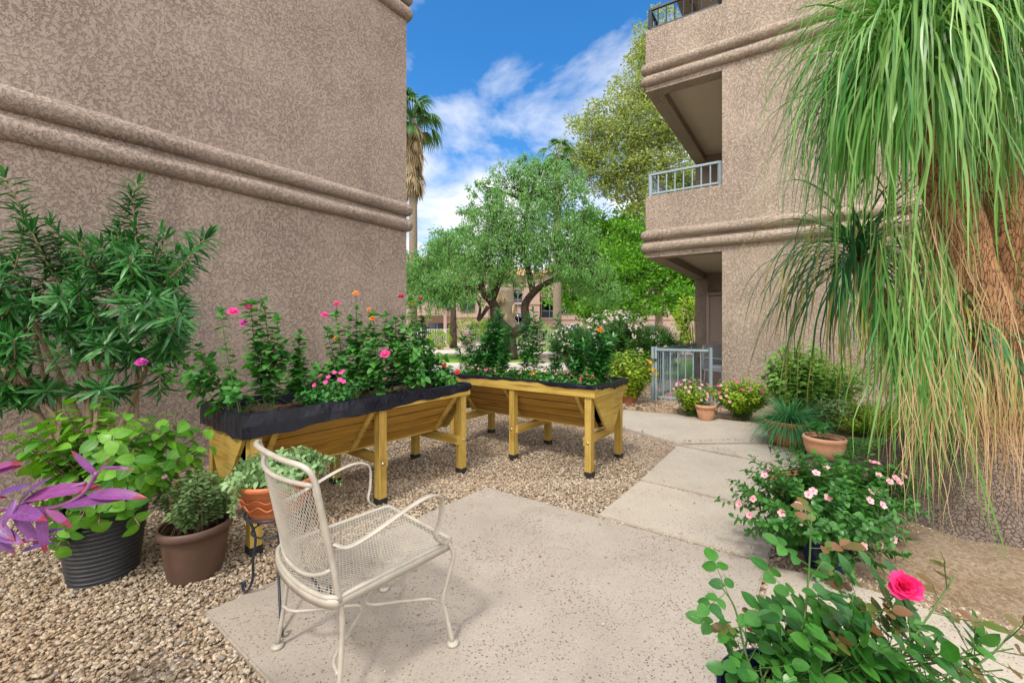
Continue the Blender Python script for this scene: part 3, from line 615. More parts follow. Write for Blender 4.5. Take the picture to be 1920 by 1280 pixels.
    for p in E[:-1]: c_=nrm(A3(p[0],p[1]-.01,0)); V+=[p+c_*.006+A3(0,0,.004),p+c_*.010-A3(0,0,.030),p+c_*.007-A3(0,0,.030),p-A3(0,0,0)]
    I=np.arange(n*4).reshape(n,4); I2=np.roll(I,-1,0); q.add(V,np.concatenate([np.stack([I[:,k],I2[:,k],I2[:,(k+1)%4],I[:,(k+1)%4]],-1) for k in range(4)])); sf=q.build('seat_frame',M['chair'],t)
    q=MB(); lattice(q,lambda x,y:A3(x,y,dip(x,y)),2*hw,.54,lambda x,y: yr(x)<y<y1 and abs(x)<=hw,.027,.0125,.0015); q.build('seat_mesh',M['chair'],t)
    for sg,y,z in ((1,-.222,.165),(-1,.212,.165)):
        q=MB(); P=smooth([(-.238,y,z),(-.17,y+sg*.02,z),(-.09,y+sg*.11,z),(-.0,y+sg*.205,z),(.09,y+sg*.11,z),(.17,y+sg*.02,z),(.238,y,z)],6); q.tube(P,.0065,8); q.build('stretcher',M['chair'],t)
chair()

# ================================================================== pots
def pot(prof, c, m, parent, name='pot', seg=48, sx=1, sy=1, thick=.012, soil=None, soilm='soil_dark', rz=0):
    prof=list(prof); inner=[(max(.002,r-thick),z) for r,z in prof[::-1]]
    q=MB(); q.lathe([(0.001,prof[0][1])]+prof+[(prof[-1][0]-thick*.4,prof[-1][1]+.003)]+inner+[(.001,inner[-1][1]+.01)],c,seg,sx,sy); o=q.build(name,m,parent); o.rotation_euler=(0,0,rz)
    if soil is not None:
        rs=np.interp(soil,[z for r,z in prof],[r for r,z in prof])-thick*.7
        q=MB(); n=14; pr=[(rs*k/n+.0005,soil+(.012*math.cos(k*.9)+.012)*(1-k/n)+U(-.004,.004)) for k in range(n,-1,-1)]; q.lathe(pr,c,30,sx,sy); so=q.build('soil',M[soilm],parent); so.rotation_euler=(0,0,rz)
    return o
# small plant toolkit -------------------------------------------------
T_ov=leaf_t(4,.62,'ovate',.18,.15); T_ovn=leaf_t(3,.52,'ovate',.2,.15); T_la=leaf_t(4,.13,'lance',.22,.2); T_lan=leaf_t(3,.36,'lance',.15,.15); T_q=quad_t(.55); T_qn=quad_t(.28); T_rd=leaf_t(3,.75,'round',.08,.12)
T_big=leaf_t(6,.72,'ovate',.28,.18); T_pet=leaf_t(2,.55,'petal',-.1,.1); T_petw=leaf_t(3,.85,'petal',-.15,.15)
def stem_leaves(L,pts,n,T,s0,s1,elev=.5,droop=.15,start=.15,mode='alt',jit=.25,ph=None,end=1.0):
    pts=np.asarray(pts,float); sl=np.concatenate([[0],np.cumsum(np.linalg.norm(np.diff(pts,axis=0),axis=1))]); tot=sl[-1]
    P=[];D=[];Nn=[];Sc=[]; a=U(0,6.28) if ph is None else ph
    per={'alt':1,'opp':2,'whorl':3}[mode]
    for i in range(n):
        f=start+(end-start)*(i+.5*U(0,1))/max(1,n-.5); s_=f*tot; p=np.array([np.interp(s_,sl,pts[:,k]) for k in range(3)]); j=min(len(pts)-2,np.searchsorted(sl,s_)-1 if s_>0 else 0); tg=nrm(pts[j+1]-pts[j])
        x=np.cross(tg,A3(.3,.2,1)); x=nrm(x) if np.linalg.norm(x)>.05 else A3(1,0,0); y=np.cross(tg,x)
        for k in range(per):
            th=a+2*PI*k/per; rd=x*math.cos(th)+y*math.sin(th); d=nrm(rd*math.cos(elev)+tg*math.sin(elev)+rng.normal(0,jit*.5,3)-A3(0,0,droop))
            P.append(p);D.append(d);Nn.append(nrm(tg+A3(0,0,.5)+rng.normal(0,jit,3)));Sc.append((s0+(s1-s0)*f)*U(.75,1.2))
        a+=2.4 if mode=='alt' else (PI/2 if mode=='opp' else 1.1)
    if P: L.inst(T,P,D,Nn,Sc)
def bush(L,Q,base,cen,rad,ns,nl,T,s0,s1,r=.003,mode='alt',elev=.6,droop=.1,spread=.12,up=.3,len_=.5,low=-.3,jt=1.0):
    base=A3(*base); cen=A3(*cen); rad=A3(*rad)
    for i in range(ns):
        d=nrm(rng.normal(0,1,3)); d[2]=abs(d[2]) if random.random()<.75 else d[2]
        if d[2]<low: d[2]=-d[2]
        tip=cen+d*rad*U(.5,jt)**.7; b=base+rng.normal(0,spread*.09,3)*A3(1,1,0); mid=(b+tip)/2+A3(0,0,np.linalg.norm(tip-b)*.08)+(tip-cen)*A3(1,1,0)*.12
        P=smooth([b,mid,tip,tip+(nrm(tip-mid)+A3(0,0,up))*.03],3); Q.tube(P,np.linspace(r,r*.35,len(P)),4,cap=False)
        stem_leaves(L,P,nl,T,s0,s1,elev,droop,1-len_,mode)
def fl_zinnia(parent,p,s,m,cm='fl_yel',layers=3,dirn=None,name='flower'):
    q=MB(); up=nrm(A3(*(dirn if dirn is not None else (U(-.3,.3),-.5+U(-.2,.2),.8)))); x=nrm(np.cross(up,A3(0,1,.2))); y=np.cross(up,x)
    for l in range(layers):
        n=13-2*l; a=np.arange(n)*2*PI/n+l*.4; rd=np.outer(np.cos(a),x)+np.outer(np.sin(a),y); e=.08+.42*l
        q.inst(leaf_t(2,.42,'petal',.12,.1),np.repeat([A3(*p)+up*.004*l],n,0)+rd*.002,rd*math.cos(e)+up*math.sin(e),up-rd*.3,s*(1-.2*l)*rng.uniform(.9,1.1,n),0)
    q.lathe([(.001,.3*s),(.16*s,.26*s),(.22*s,.1*s),(.1*s,0)],(0,0,0),8,mat=1); V=q.V[-1]; q.V[-1]=V[:,0:1]*x+V[:,1:2]*y+V[:,2:3]*up+A3(*p)
    return q.build(name,[M[m],M[cm]],parent)
def fl_five(parent,p,s,m,dirn=None,cm='fl_eye',n=5):
    q=MB(); up=nrm(A3(*(dirn if dirn is not None else (U(-.4,.4),-.6+U(-.3,.3),.8)))); x=nrm(np.cross(up,A3(0,1,.2))); y=np.cross(up,x); a=np.arange(n)*2*PI/n+U(0,1); rd=np.outer(np.cos(a),x)+np.outer(np.sin(a),y)
    q.inst(T_petw,np.repeat([A3(*p)],n,0),rd+up*.15,up-rd*.1,s); q.inst(T_pet,np.repeat([A3(*p)+up*.0015],n,0),rd+up*.1,up,s*.26,1); return q.build('flower',[M[m],M[cm]],parent)
def plantobj(name,label,cat,loc,group=None): return thing(name,label,cat,loc,0,group)
def fin(t,L=None,Q=None,lm='lf_zin',sm='stem_g',ln='leaves',sn='stems'):
    o=A3(*t.location)
    for b_,m_,n_ in ((L,lm,ln),(Q,sm,sn)):
        if b_ is not None and b_.n:
            b_.V=[v-o for v in b_.V]; b_.build(n_,M[m_] if isinstance(m_,str) else m_,t)
def rel(t,p): return A3(*p)-A3(*t.location)
# ================================================================== left pots
t=thing('potted_hibiscus','large bright green hibiscus in a ribbed charcoal tub on the gravel','potted plant',(-2.13,2.09,-.02))
pr=[(.132+.042*z/.36+.0028*math.sin(z*2*PI/.0225)+.0015*math.sin(z*2*PI/.009),z) for z in np.linspace(0,.35,110)]+[(.178,.352),(.180,.362),(.177,.366)]
pot(pr,(0,0,0),M['pot_dark'],t,seg=56,soil=.31)
L=MB();Q=MB(); b0=A3(-2.13,2.09,.30)
for i in range(52):
    px,py=random.choice([(60,790),(110,770),(165,765),(220,770),(280,790),(330,810),(60,850),(120,840),(190,840),(250,850),(310,870),(360,850),(120,900),(200,900),(270,910),(310,930),(150,940),(230,940),(90,960),(30,820)])
    tip=at(px+U(-25,25),py+U(-25,25),U(1.75,2.45)); b=b0+A3(U(-.07,.07),U(-.07,.07),0); mid=(b+tip)/2+A3(0,0,.07)+(tip-b)*A3(.08,.08,0)
    P=smooth([b,mid,tip],5); Q.tube(P,np.linspace(.0055,.002,len(P)),5,cap=False); stem_leaves(L,P,14,T_big,.096,.066,.35,.3,.42,'alt',.3)
for px,py in ((395,835),(380,870),(405,905),(365,860),(392,800)):   # the shoot that leans against the planter
    tip=at(px,py,2.15); P=smooth([b0+A3(.08,0,0),(b0+tip)/2+A3(.02,0,.03),tip],5); Q.tube(P,.003,5); stem_leaves(L,P,6,T_big,.08,.07,.3,.25,.55,'alt',.2)
for px,py in ((105,1030),(130,1000),(90,1015),(150,975),(262,985),(185,985)):
    tip=at(px,py,1.86); P=smooth([b0+nrm(tip-b0)*.1,(b0+tip)/2+A3(0,0,.10),tip],5); Q.tube(P,.003,5); stem_leaves(L,P,5,T_big,.085,.075,.3,.4,.6,'alt',.2)
fin(t,L,Q,'lf_hib','stem_b')
def brown_pr(H,r0,r1): return [(r0*.96,0),(r0,.012),(r0+(r1-r0)*.35,H*.35),(r0+(r1-r0)*.62,H*.66),(r1*.90,H*.72),(r1*.915,H*.745),(r1*.93,H*.85),(r1*.995,H*.86),(r1*1.03,H*.88),(r1*1.04,H*.93),(r1*1.03,H*.97),(r1*1.0,H)]
t=thing('potted_sage','wilted grey-green herb with dried flower spikes in a round brown pot','potted plant',(-1.66,2.10,-.02))
pot(brown_pr(.27,.115,.157),(0,0,0),M['pot_brown'],t,soil=.22)
L=MB();Q=MB(); bush(L,Q,(-1.66,2.10,.21),(-1.65,2.10,.33),(.17,.15,.16),85,18,T_ovn,.026,.032,.0018,'opp',.5,.1,.5,.2,.75)
for i in range(9):
    b=A3(-1.66+U(-.1,.1),2.08+U(-.1,.1),.22); tip=b+A3(U(-.1,.12),U(-.08,.08),U(.17,.27)); Q.tube(arc(b,tip,(0,0,.02),5),.0015,4)
    D=MB(); n=34; tt=rng.uniform(.55,1,n)[:,None]; D.inst(T_qn,rel(t,b)+(tip-b)*tt,rng.normal(0,1,(n,3))+A3(0,0,.4),rng.normal(0,1,(n,3)),rng.uniform(.009,.016,n)); D.build('flower_spike',M['fl_dry'],t)
fin(t,L,Q,'lf_herb','stem_b')

# wire stand with the succulent pot
sc=(-1.105,1.88,0)
t=thing('wire_plant_stand','tall black wrought-iron plant stand with scrolled feet holding a terracotta pot','plant stand',sc)
q=MB(); a=np.linspace(0,2*PI,41); Rr=.128; q.tube(np.stack([Rr*np.cos(a),Rr*np.sin(a),0*a+.415],1),.0065,8,cap=False); q.tube(np.stack([.1*np.cos(a),.1*np.sin(a),0*a+.33],1),.004,6,cap=False); q.build('ring',M['iron'],t)
for px,py in ((462,1112),(527,1188),(610,1120)):
    ft=gnd(px,py)-A3(*sc); d=nrm(ft*A3(1,1,0)); q=MB(); rr=np.linalg.norm(ft[:2]); e=lambda r,z:d*r+A3(0,0,z)
    P=smooth([e(.098,.335),e(Rr+.002,.405),e(Rr+.02,.36),e(Rr-.012,.27),e(Rr+.0,.17),e(rr*.80,.07),e(rr*.97,.012),e(rr*1.08,.010),e(rr*1.13,.035),e(rr*1.08,.055),e(rr*1.03,.035)],7); q.tube(P,.0058,8,up=(1,0,0)); q.build('leg',M['iron'],t)
t=thing('succulent_pot','orange glazed bowl with wavy bands and trailing pale succulents on the tall wire stand','potted plant',(*sc[:2],.385))
pr=[(.088,0),(.098,.006),(.118,.05),(.121,.053),(.121,.060),(.127,.062),(.142,.105),(.148,.108),(.150,.135),(.160,.14),(.166,.165),(.178,.168),(.183,.180),(.180,.190)]
pot(pr,(0,0,0),M['terra_red'],t,soil=.165)
q=MB(); a=np.linspace(0,2*PI,161); q.tube(np.stack([.1415*np.cos(a),.1415*np.sin(a),.088+.010*np.sin(a*11)],1),.0035,6,cap=False); q.tube(np.stack([.153*np.cos(a),.153*np.sin(a),.124+.008*np.sin(a*11)],1),.003,6,cap=False); q.build('relief_band',M['terra_red'],t)
L=MB();Q=MB(); bush(L,Q,(sc[0],sc[1],.56),(sc[0]+.01,sc[1],.585),(.20,.19,.075),120,12,T_ovn,.028,.034,.0022,'opp',.45,.0,.9,.25,.8)
for dx,dy in ((.21,.10),(.25,.05),(.15,-.15),(-.05,-.20),(.2,.14)):
    b=A3(sc[0]+dx*.5,sc[1]+dy*.5,.58); tip=A3(sc[0]+dx*1.1,sc[1]+dy*1.1,.56+U(-.05,.05)); P=arc(b,tip,(0,0,.04),7); Q.tube(P,.002,4); stem_leaves(L,P,12,T_ovn,.024,.024,.5,0,.2,'opp')
P=arc((sc[0]-.05,sc[1]-.15,.57),(sc[0]-.08,sc[1]-.19,.47),(0,-.02,.02),7); Q.tube(P,.002,4); stem_leaves(L,P,9,T_ovn,.026,.024,.4,.2,.1,'opp')
fin(t,L,Q,'lf_succ','stem_g')

# purple heart in a tall urn whose shoots reach in from the left
t=thing('purple_heart_plant','purple heart plant with long violet and red leaves reaching in over the gravel','potted plant',(-1.55,.98,-.02))
pot([(.10,0),(.12,.02),(.09,.05),(.11,.2),(.15,.55),(.17,.62),(.175,.66)],(0,0,0),M['terra'],t,soil=.6)
L=MB();Q=MB(); T_pu=leaf_t(8,.22,'lance',.22,.30)
def pleaf(px,py,qx,qy,z0,z1,w=1.0,roll_=0):
    a=at(px,py,z0); b=at(qx,qy,z1); d=b-a; s=np.linalg.norm(d); n=nrm(np.cross(d,A3(0,1,0))); 
    if n[2]<0: n=-n
    n=n*.5+A3(U(-.2,.2),-.75,U(.15,.5))+A3(*([0,0,0] if not roll_ else [roll_,0,0])); L.inst(T_pu,[a],[d],[n],s,wsc=w*.82)
def pstem(pts): Q.tube(smooth([at(*p) for p in pts],6),.0042,8)
pstem([(-240,990,1.0),(-100,975,.97),(20,952,.95),(95,925,.94),(160,905,.93)])
pstem([(20,952,.95),(100,950,.93),(155,925,.92),(182,885,.92)])
pstem([(-240,1010,1.0),(-60,1020,.96),(70,1010,.93),(100,1005,.93)])
for a in [(182,893,135,843,.92,.90),(178,905,192,858,.92,.9,.9),(188,878,245,874,.92,.92,.8),(163,928,258,920,.92,.90,1.15),(115,950,214,922,.92,.90,1.1),(45,938,157,898,.94,.90,1.0),(35,945,75,888,.94,.92,1),(45,945,98,912,.94,.95,.9),
          (25,950,66,1022,.94,.92,1.1),(78,948,80,1035,.93,.9,1.05),(85,950,130,985,.93,.92,1.2),(30,935,3,985,.94,.9,1.1),(-5,930,38,905,.95,.93,1.0),(-25,885,24,860,.95,.93,1),(-20,895,26,868,.95,.93,1),(-30,985,25,1010,.94,.9,1.3),(-20,1000,20,1032,.94,.92,1.2),(-30,960,12,1005,.94,.9,1.2),(60,1010,108,985,.93,.92,.9),(40,1035,90,1012,.93,.92,.8),(0,930,-40,980,.95,.9,1.2),(-60,960,-10,925,.95,.93,1.1),(15,955,60,960,.95,.88,1.2)]: pleaf(*a)
fin(t,L,Q,'lf_purple','stem_p')

# ================================================================== oleander at the wall
def oleander(name,label,base,shoots,inner,lm,Lf=.15,nb=7):
    t=thing(name,label,'shrub',base); L=MB();Q=MB(); base=A3(*base)
    hubs=[]
    for i in range(nb):
        k=inner[i%len(inner)]; e=at(*k); b=base+A3(U(-.25,.25),U(-.1,.1),0); m=(b+e)/2+A3(U(-.08,.08),U(-.05,.05),U(0,.1)); P=smooth([b,m,e],6); Q.tube(P,np.linspace(.022,.009,len(P))*U(.8,1.2),6); hubs.append(e)
    for s in shoots:
        tip=at(*s[:3]); h=min(hubs,key=lambda v:np.linalg.norm(v-tip)+U(0,.15)); up=A3(0,0,1)
        P=smooth([h,(h+tip)/2-A3(0,0,.05),tip],8); Q.tube(P,np.linspace(.007,.003,len(P)),5)
        n=s[3] if len(s)>3 else 13; stem_leaves(L,P,n,leafT_ol,Lf,Lf*.72,.45,.12,.45,'whorl',.25)
        L.inst(leafT_ol,np.repeat([P[-1]],7,0),nrm(P[-1]-P[-4])*1.3+rng.normal(0,.35,(7,3)),rng.normal(0,1,(7,3)),Lf*rng.uniform(.4,.75,7))
    fin(t,L,Q,lm,'bark_tan',sn='branches'); return t
leafT_ol=leaf_t(5,.14,'lance',.22,.25)
sh=[(257,345,2.7,30),(250,370,2.7,26),(390,440,2.45,20),(222,430,2.7,12),(310,450,2.6,10),(383,450,2.45,13),(10,335,2.4,20),(45,410,2.4,14),(95,425,2.5,12),(110,440,2.5),(60,435,2.4),(150,455,2.5),(180,480,2.5),(300,440,2.6),(330,480,2.6,10),(280,500,2.5)]
for i in range(95):
    px=U(-60,340); lo=420+max(0,(px-230))*.6; sh.append((px,U(lo+20,660),U(2.25,2.75),12))
for i in range(22): sh.append((U(-40,300),U(640,770),U(2.4,2.7),9))
inner=[(60,600,2.6),(150,580,2.6),(230,620,2.6),(30,700,2.5),(110,690,2.6),(200,700,2.6),(260,560,2.6),(0,580,2.5),(-60,600,2.5),(180,640,2.7),(300,640,2.65)]
oleander('oleander','big dark green oleander shrub with bare tan stems against the taupe wall',(-2.85,2.72,-.03),sh,inner,'lf_oleander',.155,16)

# ================================================================== zinnias in the first planter
fl1={ }
def zin(fn,bpx,y,tops,label,flowers=(),n=1,lm='lf_zin',T=T_ov,ls=(.115,.06),name='zinnia_plant',cat='flowering plant',group=None,nl=15,mode='opp',dz=0,r=.0042,dr=.25):
    x=solve(fn,bpx,y); b=fn(x,y); t=thing(name,label,cat,b,0,group); L=MB();Q=MB(); b2=b-A3(0,0,.03)
    for (px,py) in tops:
        tip=at(px,py,b[1]+dz+U(-.04,.04)); m=(b2+tip)/2+A3(U(-.02,.02),U(-.03,.03),0)+(b2-tip)*A3(.12,.12,0)*-1*0; P=smooth([b2+A3(U(-.015,.015),U(-.015,.015),0),m,tip],6); Q.tube(P,np.linspace(r,r*.55,len(P)),6)
        ln=np.linalg.norm(tip-b2); k=max(4,int(nl*ln/.4)); stem_leaves(L,P,k,T,ls[0],ls[1],.35,dr,.24,mode,.35)
        for sd_ in range(3):
            j=int(len(P)*U(.25,.7)); e=P[j]+A3(U(-.09,.09),U(-.09,.09),U(.05,.12)); X=arc(P[j],e,(0,0,-.01),4); Q.tube(X,r*.5,4,cap=False); stem_leaves(L,X,4,T,ls[0]*.8,ls[1],.5,dr,.3,mode,.35)
        L.inst(T,np.repeat([tip],6,0),rng.normal(0,.6,(6,3))+A3(0,0,.7),rng.normal(0,.5,(6,3))+A3(0,0,1),ls[1]*rng.uniform(.6,.9,6))
    for f in flowers:
        px,py,m=f[:3]; s=f[3] if len(f)>3 else .028; p=at(px,py,b[1]+dz-.03); near=min([at(a,c,b[1]+dz) for a,c in tops],key=lambda v:np.linalg.norm(v-p)); Q.tube(arc(near-A3(0,0,.05),p,(0,0,-.0),5),.0018,5)
        fl_zinnia(t,rel(t,p),s,m)
    fin(t,L,Q,lm,'stem_g'); return t
Z=[(P1,440,-.20,[(413,585),(440,700)],'zinnia stalk at the near end of the wall planter with one pink bloom on top',[(437,584,'fl_pink')]),
 (P1,505,-.08,[(470,570),(495,565),(520,600),(478,650)],'bushy tall zinnia with two pink blooms, first dense clump of the wall planter',[(466,576,'fl_pink',.022),(457,606,'fl_magenta',.028)]),
 (P1,425,-.1,[(345,640),(330,665),(372,650),(300,690)],'two-bloomed zinnia leaning past the near planter end towards the oleander',[(265,679,'fl_magenta',.032),(321,622,'fl_magenta',.022)]),
 (P1,558,.05,[(562,625),(560,640)],'narrow flowerless zinnia column between the two dense clumps against the wall',[]),
 (P1,640,.12,[(630,590),(612,620),(655,600)],'tall zinnia with two round pink buds high against the taupe wall',[(609,590,'fl_pink',.028),(632,570,'fl_pink',.028),(631,633,'fl_orange',.020)]),
 (P1,668,.0,[(668,580),(675,610)],'zinnia with the topmost orange bloom on a bare stalk',[(667,550,'fl_orange',.022)]),
 (P1,706,-.18,[(700,590),(692,615),(714,680)],'zinnia with the round hot pink bloom low in front of the large clump',[(722,663,'fl_pink',.036),(698,597,'fl_orange',.020)]),
 (P1,735,.06,[(725,590),(742,600),(750,640)],'zinnia with small orange buds inside the large clump',[(692,580,'fl_orange',.018)]),
 (P1,770,-.05,[(770,565),(755,600),(785,620)],'tall zinnia with a crimson bloom overlapping the corner of the building',[(752,556,'fl_dkred',.028)]),
 (P1,800,.05,[(788,570),(795,600),(805,660)],'zinnia with crimson and salmon blooms just past the building corner',[(788,560,'fl_dkred',.025),(773,568,'fl_orange',.02)]),
 (P1,770,-.2,[(770,640),(790,690),(745,650)],'leafy zinnia with no bloom at the front of the far end of the planter',[]),
 (P1,830,-.1,[(820,680),(835,700),(812,650)],'low zinnia with red blooms spilling over the far end of the planter',[(833,685,'fl_red',.026),(858,697,'fl_red',.026),(783,667,'fl_orange',.018)]),
 (P1,835,-.22,[(850,712),(842,722),(830,705)],'small green seedling drooping over the far front corner of the planter',[]),
 (P1,600,.2,[(610,700),(590,690),(625,680)],'short green filler plant at the back of the planter below the wall',[]),
 (P1,680,.22,[(690,660),(665,650),(710,640)],'dense green zinnia growth at the back of the planter, touching the wall',[]),
]
for zi,z in enumerate(Z): zin(*z,group='zinnias in the planter beside the wall',**(dict(nl=9,ls=(.085,.05),r=.0032) if zi in (0,2) else {}))
# bedding clump with pink blooms
def clump(fn,bpx,y,label,rad,ns,flw,lm='lf_dark',T=T_ovn,s=(.03,.042),name='bedding_plant',group=None,nl=9):
    x=solve(fn,bpx,y); b=fn(x,y); t=thing(name,label,'flowering plant',b,0,group); L=MB();Q=MB(); bush(L,Q,b,b+A3(0,0,rad[2]*.45),rad,ns,nl,T,s[0],s[1],.002,'alt',.35,.1,.3,.1,.85)
    for m,k,sz in flw:
        for i in range(k):
            d=nrm(A3(U(-1,1),U(-1,.5),U(.5,1.2))); p=b+A3(0,0,rad[2]*.5)+d*A3(*rad)*1.02; fl_five(t,rel(t,p),sz,m,d+A3(0,-.5,.2))
    fin(t,L,Q,lm,'stem_g'); return t
clump(P1,588,-.1,'low dark leafy clump without blooms beside the pink pentas in the wall planter',(.15,.13,.17),40,[])
clump(P1,632,-.22,'low dark green pentas with hot pink flower heads at the planter front edge',(.19,.16,.17),48,[('fl_pink',16,.017)])
# ================================================================== second planter
T_fe=leaf_t(2,.34,'lance',.1,.1)
tall=[(900,[(905,632),(915,604),(925,652),(895,657)],[],'dense low feathery plant left of the densest one in the crosswise planter',.1),
 (930,[(930,607),(950,632),(938,588),(915,622)],[],'dark feathery plant right behind the densest one in the crosswise planter',.15),
(865,[(868,632),(880,612),(858,657)],[(878,628,'fl_magenta',.018)],'thin stalk with a small mauve bloom at the far left end of the crosswise planter',.1),
 (918,[(922,597),(935,582),(945,612),(912,632),(930,642)],[],'densest feathery plant in the crosswise planter, in front of the mesquite trunk',.05),
 (945,[(952,617),(940,642)],[],'feathery stem leaning right beside the densest plant of the crosswise planter',-.05),
 (985,[(978,612),(990,592)],[],'upright airy stem just right of the mesquite trunk',.1),
 (1005,[(1000,584),(1012,602)],[],'tallest thin feathery stem in the crosswise planter',.05),
 (1040,[(1045,595),(1035,632)],[],'thin stem standing in front of the pale palm trunk',.1),
 (1083,[(1085,612),(1095,632),(1078,642)],[],'slender stem before the pink-flowered hedge',.0),
 (1122,[(1130,632),(1118,592),(1150,632),(1095,642),(1140,652),(1108,622)],[(1126,618,'fl_orange',.036)],'spreading marigold with one large orange bloom at the right end of the crosswise planter',-.08)]
for bx,tops,fl,lb_,y in tall: zin(P2,bx,y,tops,lb_,fl,lm='lf_dark',T=T_fe,ls=(.095,.075),name='marigold_plant',group='tall stems in the crosswise planter',nl=34,mode='whorl',r=.003,dr=.12)
cols=['white','rose','red','pale pink','mauve','bronze','coral','magenta','blush','scarlet','pink','green','violet','dark red']
for i in range(12):
    bx=872+i*23; y=-.2 if i%2==0 else -.02; c_=['fl_magenta','fl_pale','fl_pink','fl_red','fl_pale','fl_pink','fl_orange','fl_pale','fl_pink','fl_pale','fl_red','fl_pale'][i]
    nm=dict(fl_magenta='mauve',fl_pale='pale pink',fl_pink='hot pink',fl_red='red',fl_orange='coral')[c_]
    clump(P2,bx,y,'low bedding plant with %s blooms in the crosswise planter, %s from far end'%(nm,['first','second','third','fourth','fifth','sixth','seventh','eighth','ninth','tenth','eleventh','twelfth'][i]),(.11,.10,.10),28,[(c_,6,.011)],'lf_vinca' if i%3 else 'lf_zin',T_ovn,(.034,.044),group='low bedding in the crosswise planter',nl=7)

# ================================================================== right-hand pots
def vinca(label,loc,potr,poth,cen,rad,ns,nf,potm,name='potted_vinca'):
    t=thing(name,label,'potted plant',loc); pot([(potr*.7,0),(potr*.82,.02),(potr*.98,poth*.6),(potr,poth*.9),(potr*1.06,poth*.93),(potr*1.05,poth)],(0,0,0),M[potm],t,soil=poth*.86)
    L=MB();Q=MB(); b=A3(loc[0],loc[1],loc[2]+poth*.9); cen=A3(*cen); rad=A3(*rad)
    bush(L,Q,b,cen,rad,ns,19,T_ov,.042,.032,.0024,'opp',.5,.1,.4,.4,.75,low=-.95,jt=1.25)
    for i in range(nf):
        d=nrm(A3(U(-1,1),U(-1,.3),U(-.1,1))); p=cen+d*rad*U(.9,1.04); fl_five(t,rel(t,p),.019,'fl_pale',d+A3(-.2,-.6,.3))
    fin(t,L,Q,'lf_vinca','stem_g'); return t
vinca('wide vinca with many pale pink blooms in a cobalt pot at the path edge',(1.66,2.12,-.0),.11,.17,(1.58,2.13,.27),(.38,.30,.28),150,24,'pot_blue')
vinca('smaller vinca with pink blooms behind it, arching towards the swollen palm base',(2.02,2.42,-.0),.11,.20,(2.06,2.34,.28),(.30,.22,.20),85,12,'pot_blue')
t=thing('oval_planter','wide oval terracotta trough half hidden behind the pink vinca','planter',(2.0,2.66,0)); pot([(.13,0),(.14,.01),(.165,.12),(.185,.22),(.20,.225),(.205,.26),(.20,.27)],(0,0,0),M['terra'],t,sx=1.25,sy=.85,soil=.235,soilm='soil',rz=R(-20))
q=MB(); L=MB(); bush(L,q,(2.0,2.66,.22),(1.97,2.66,.28),(.12,.08,.07),10,8,T_ovn,.022,.026,.002); fin(t,L,q,'lf_herb','stem_b')
sc2=(2.42,3.10,.0)
t=thing('low_plant_stand','low black iron tripod stand under a terracotta bowl','plant stand',sc2); q=MB(); a=np.linspace(0,2*PI,41); q.tube(np.stack([.128*np.cos(a),.128*np.sin(a),0*a+.285],1),.0065,8,cap=False); q.tube(np.stack([.06*np.cos(a),.06*np.sin(a),0*a+.16],1),.004,6,cap=False); q.build('ring',M['iron'],t)
for k in range(4):
    a=k*PI/2+.5; d=A3(math.cos(a),math.sin(a),0); q=MB(); q.tube([d*.128+A3(0,0,.32),d*.128+A3(0,0,.28),d*.128+A3(0,0,.15),d*.135],.0065,8); q.tube([d*.128+A3(0,0,.19),d*.06+A3(0,0,.16)],.004,6); q.build('leg',M['iron'],t)
t=thing('terracotta_bowl','smooth terracotta bowl with a small leafy sprig on the low black stand','potted plant',(*sc2[:2],.265)); pot([(.06,0),(.085,.008),(.115,.05),(.130,.10),(.134,.14),(.139,.145),(.139,.165),(.135,.17)],(0,0,0),M['terra_pale'],t,soil=.135,soilm='soil')
L=MB();Q=MB(); bush(L,Q,(sc2[0]-.01,sc2[1],.42),(sc2[0]-.01,sc2[1],.48),(.09,.08,.06),9,7,T_ovn,.04,.05,.002); fin(t,L,Q,'lf_dark','stem_g')
# mounding grass
gc=(3.07,4.42,-.01); t=thing('potted_grass','mound of blue-green liriope grass in a big round terracotta pot','potted plant',gc); pot([(.14,0),(.17,.02),(.215,.13),(.225,.22),(.24,.23),(.245,.27),(.238,.28)],(0,0,0),M['terra'],t,soil=.24)
def ribbons(q,base,dirs,length,width,droop,nseg=8,hang=0,fold=.15,wav=0):
    base=np.asarray(base,float); N_=len(base); d=nrm(dirs); p=base.copy(); v=d.copy(); P=[p.copy()]; step=(length/nseg)[:,None]; W_=rng.normal(0,1,(N_,3))
    for i in range(nseg):
        v=v+A3(0,0,-1)*droop[:,None]*(1/nseg)*(1+hang*i/nseg)
        if wav: v=v+W_*wav*math.sin(i*1.1)
        v=nrm(v); p=p+v*step; P.append(p.copy())
    P=np.stack(P,1); side=nrm(np.cross(d,A3(0,0,1)+rng.normal(0,.25,(N_,3)))); t_=np.linspace(0,1,nseg+1); wd=width[:,None]*np.minimum(1,(1-t_)*2.2+.06)[None]*np.minimum(1,.5+t_*4)[None]
    Lp=P-side[:,None]*wd[...,None]/2; Rp=P+side[:,None]*wd[...,None]/2; V=np.stack([Lp,Rp],2).reshape(-1,3); k=2*(nseg+1); o=(np.arange(N_)*k)[:,None]; i=np.arange(nseg)[None]*2
    f=np.stack([o+i,o+i+1,o+i+3,o+i+2],-1).reshape(-1,4); a=t_[:-1]; b=t_[1:]; z=np.zeros_like(a); uv=np.stack([np.stack([z,a],-1),np.stack([z+1,a],-1),np.stack([z+1,b],-1),np.stack([z,b],-1)],1); q.add(V,f,np.tile(uv.reshape(-1,2),(N_,1))); return P
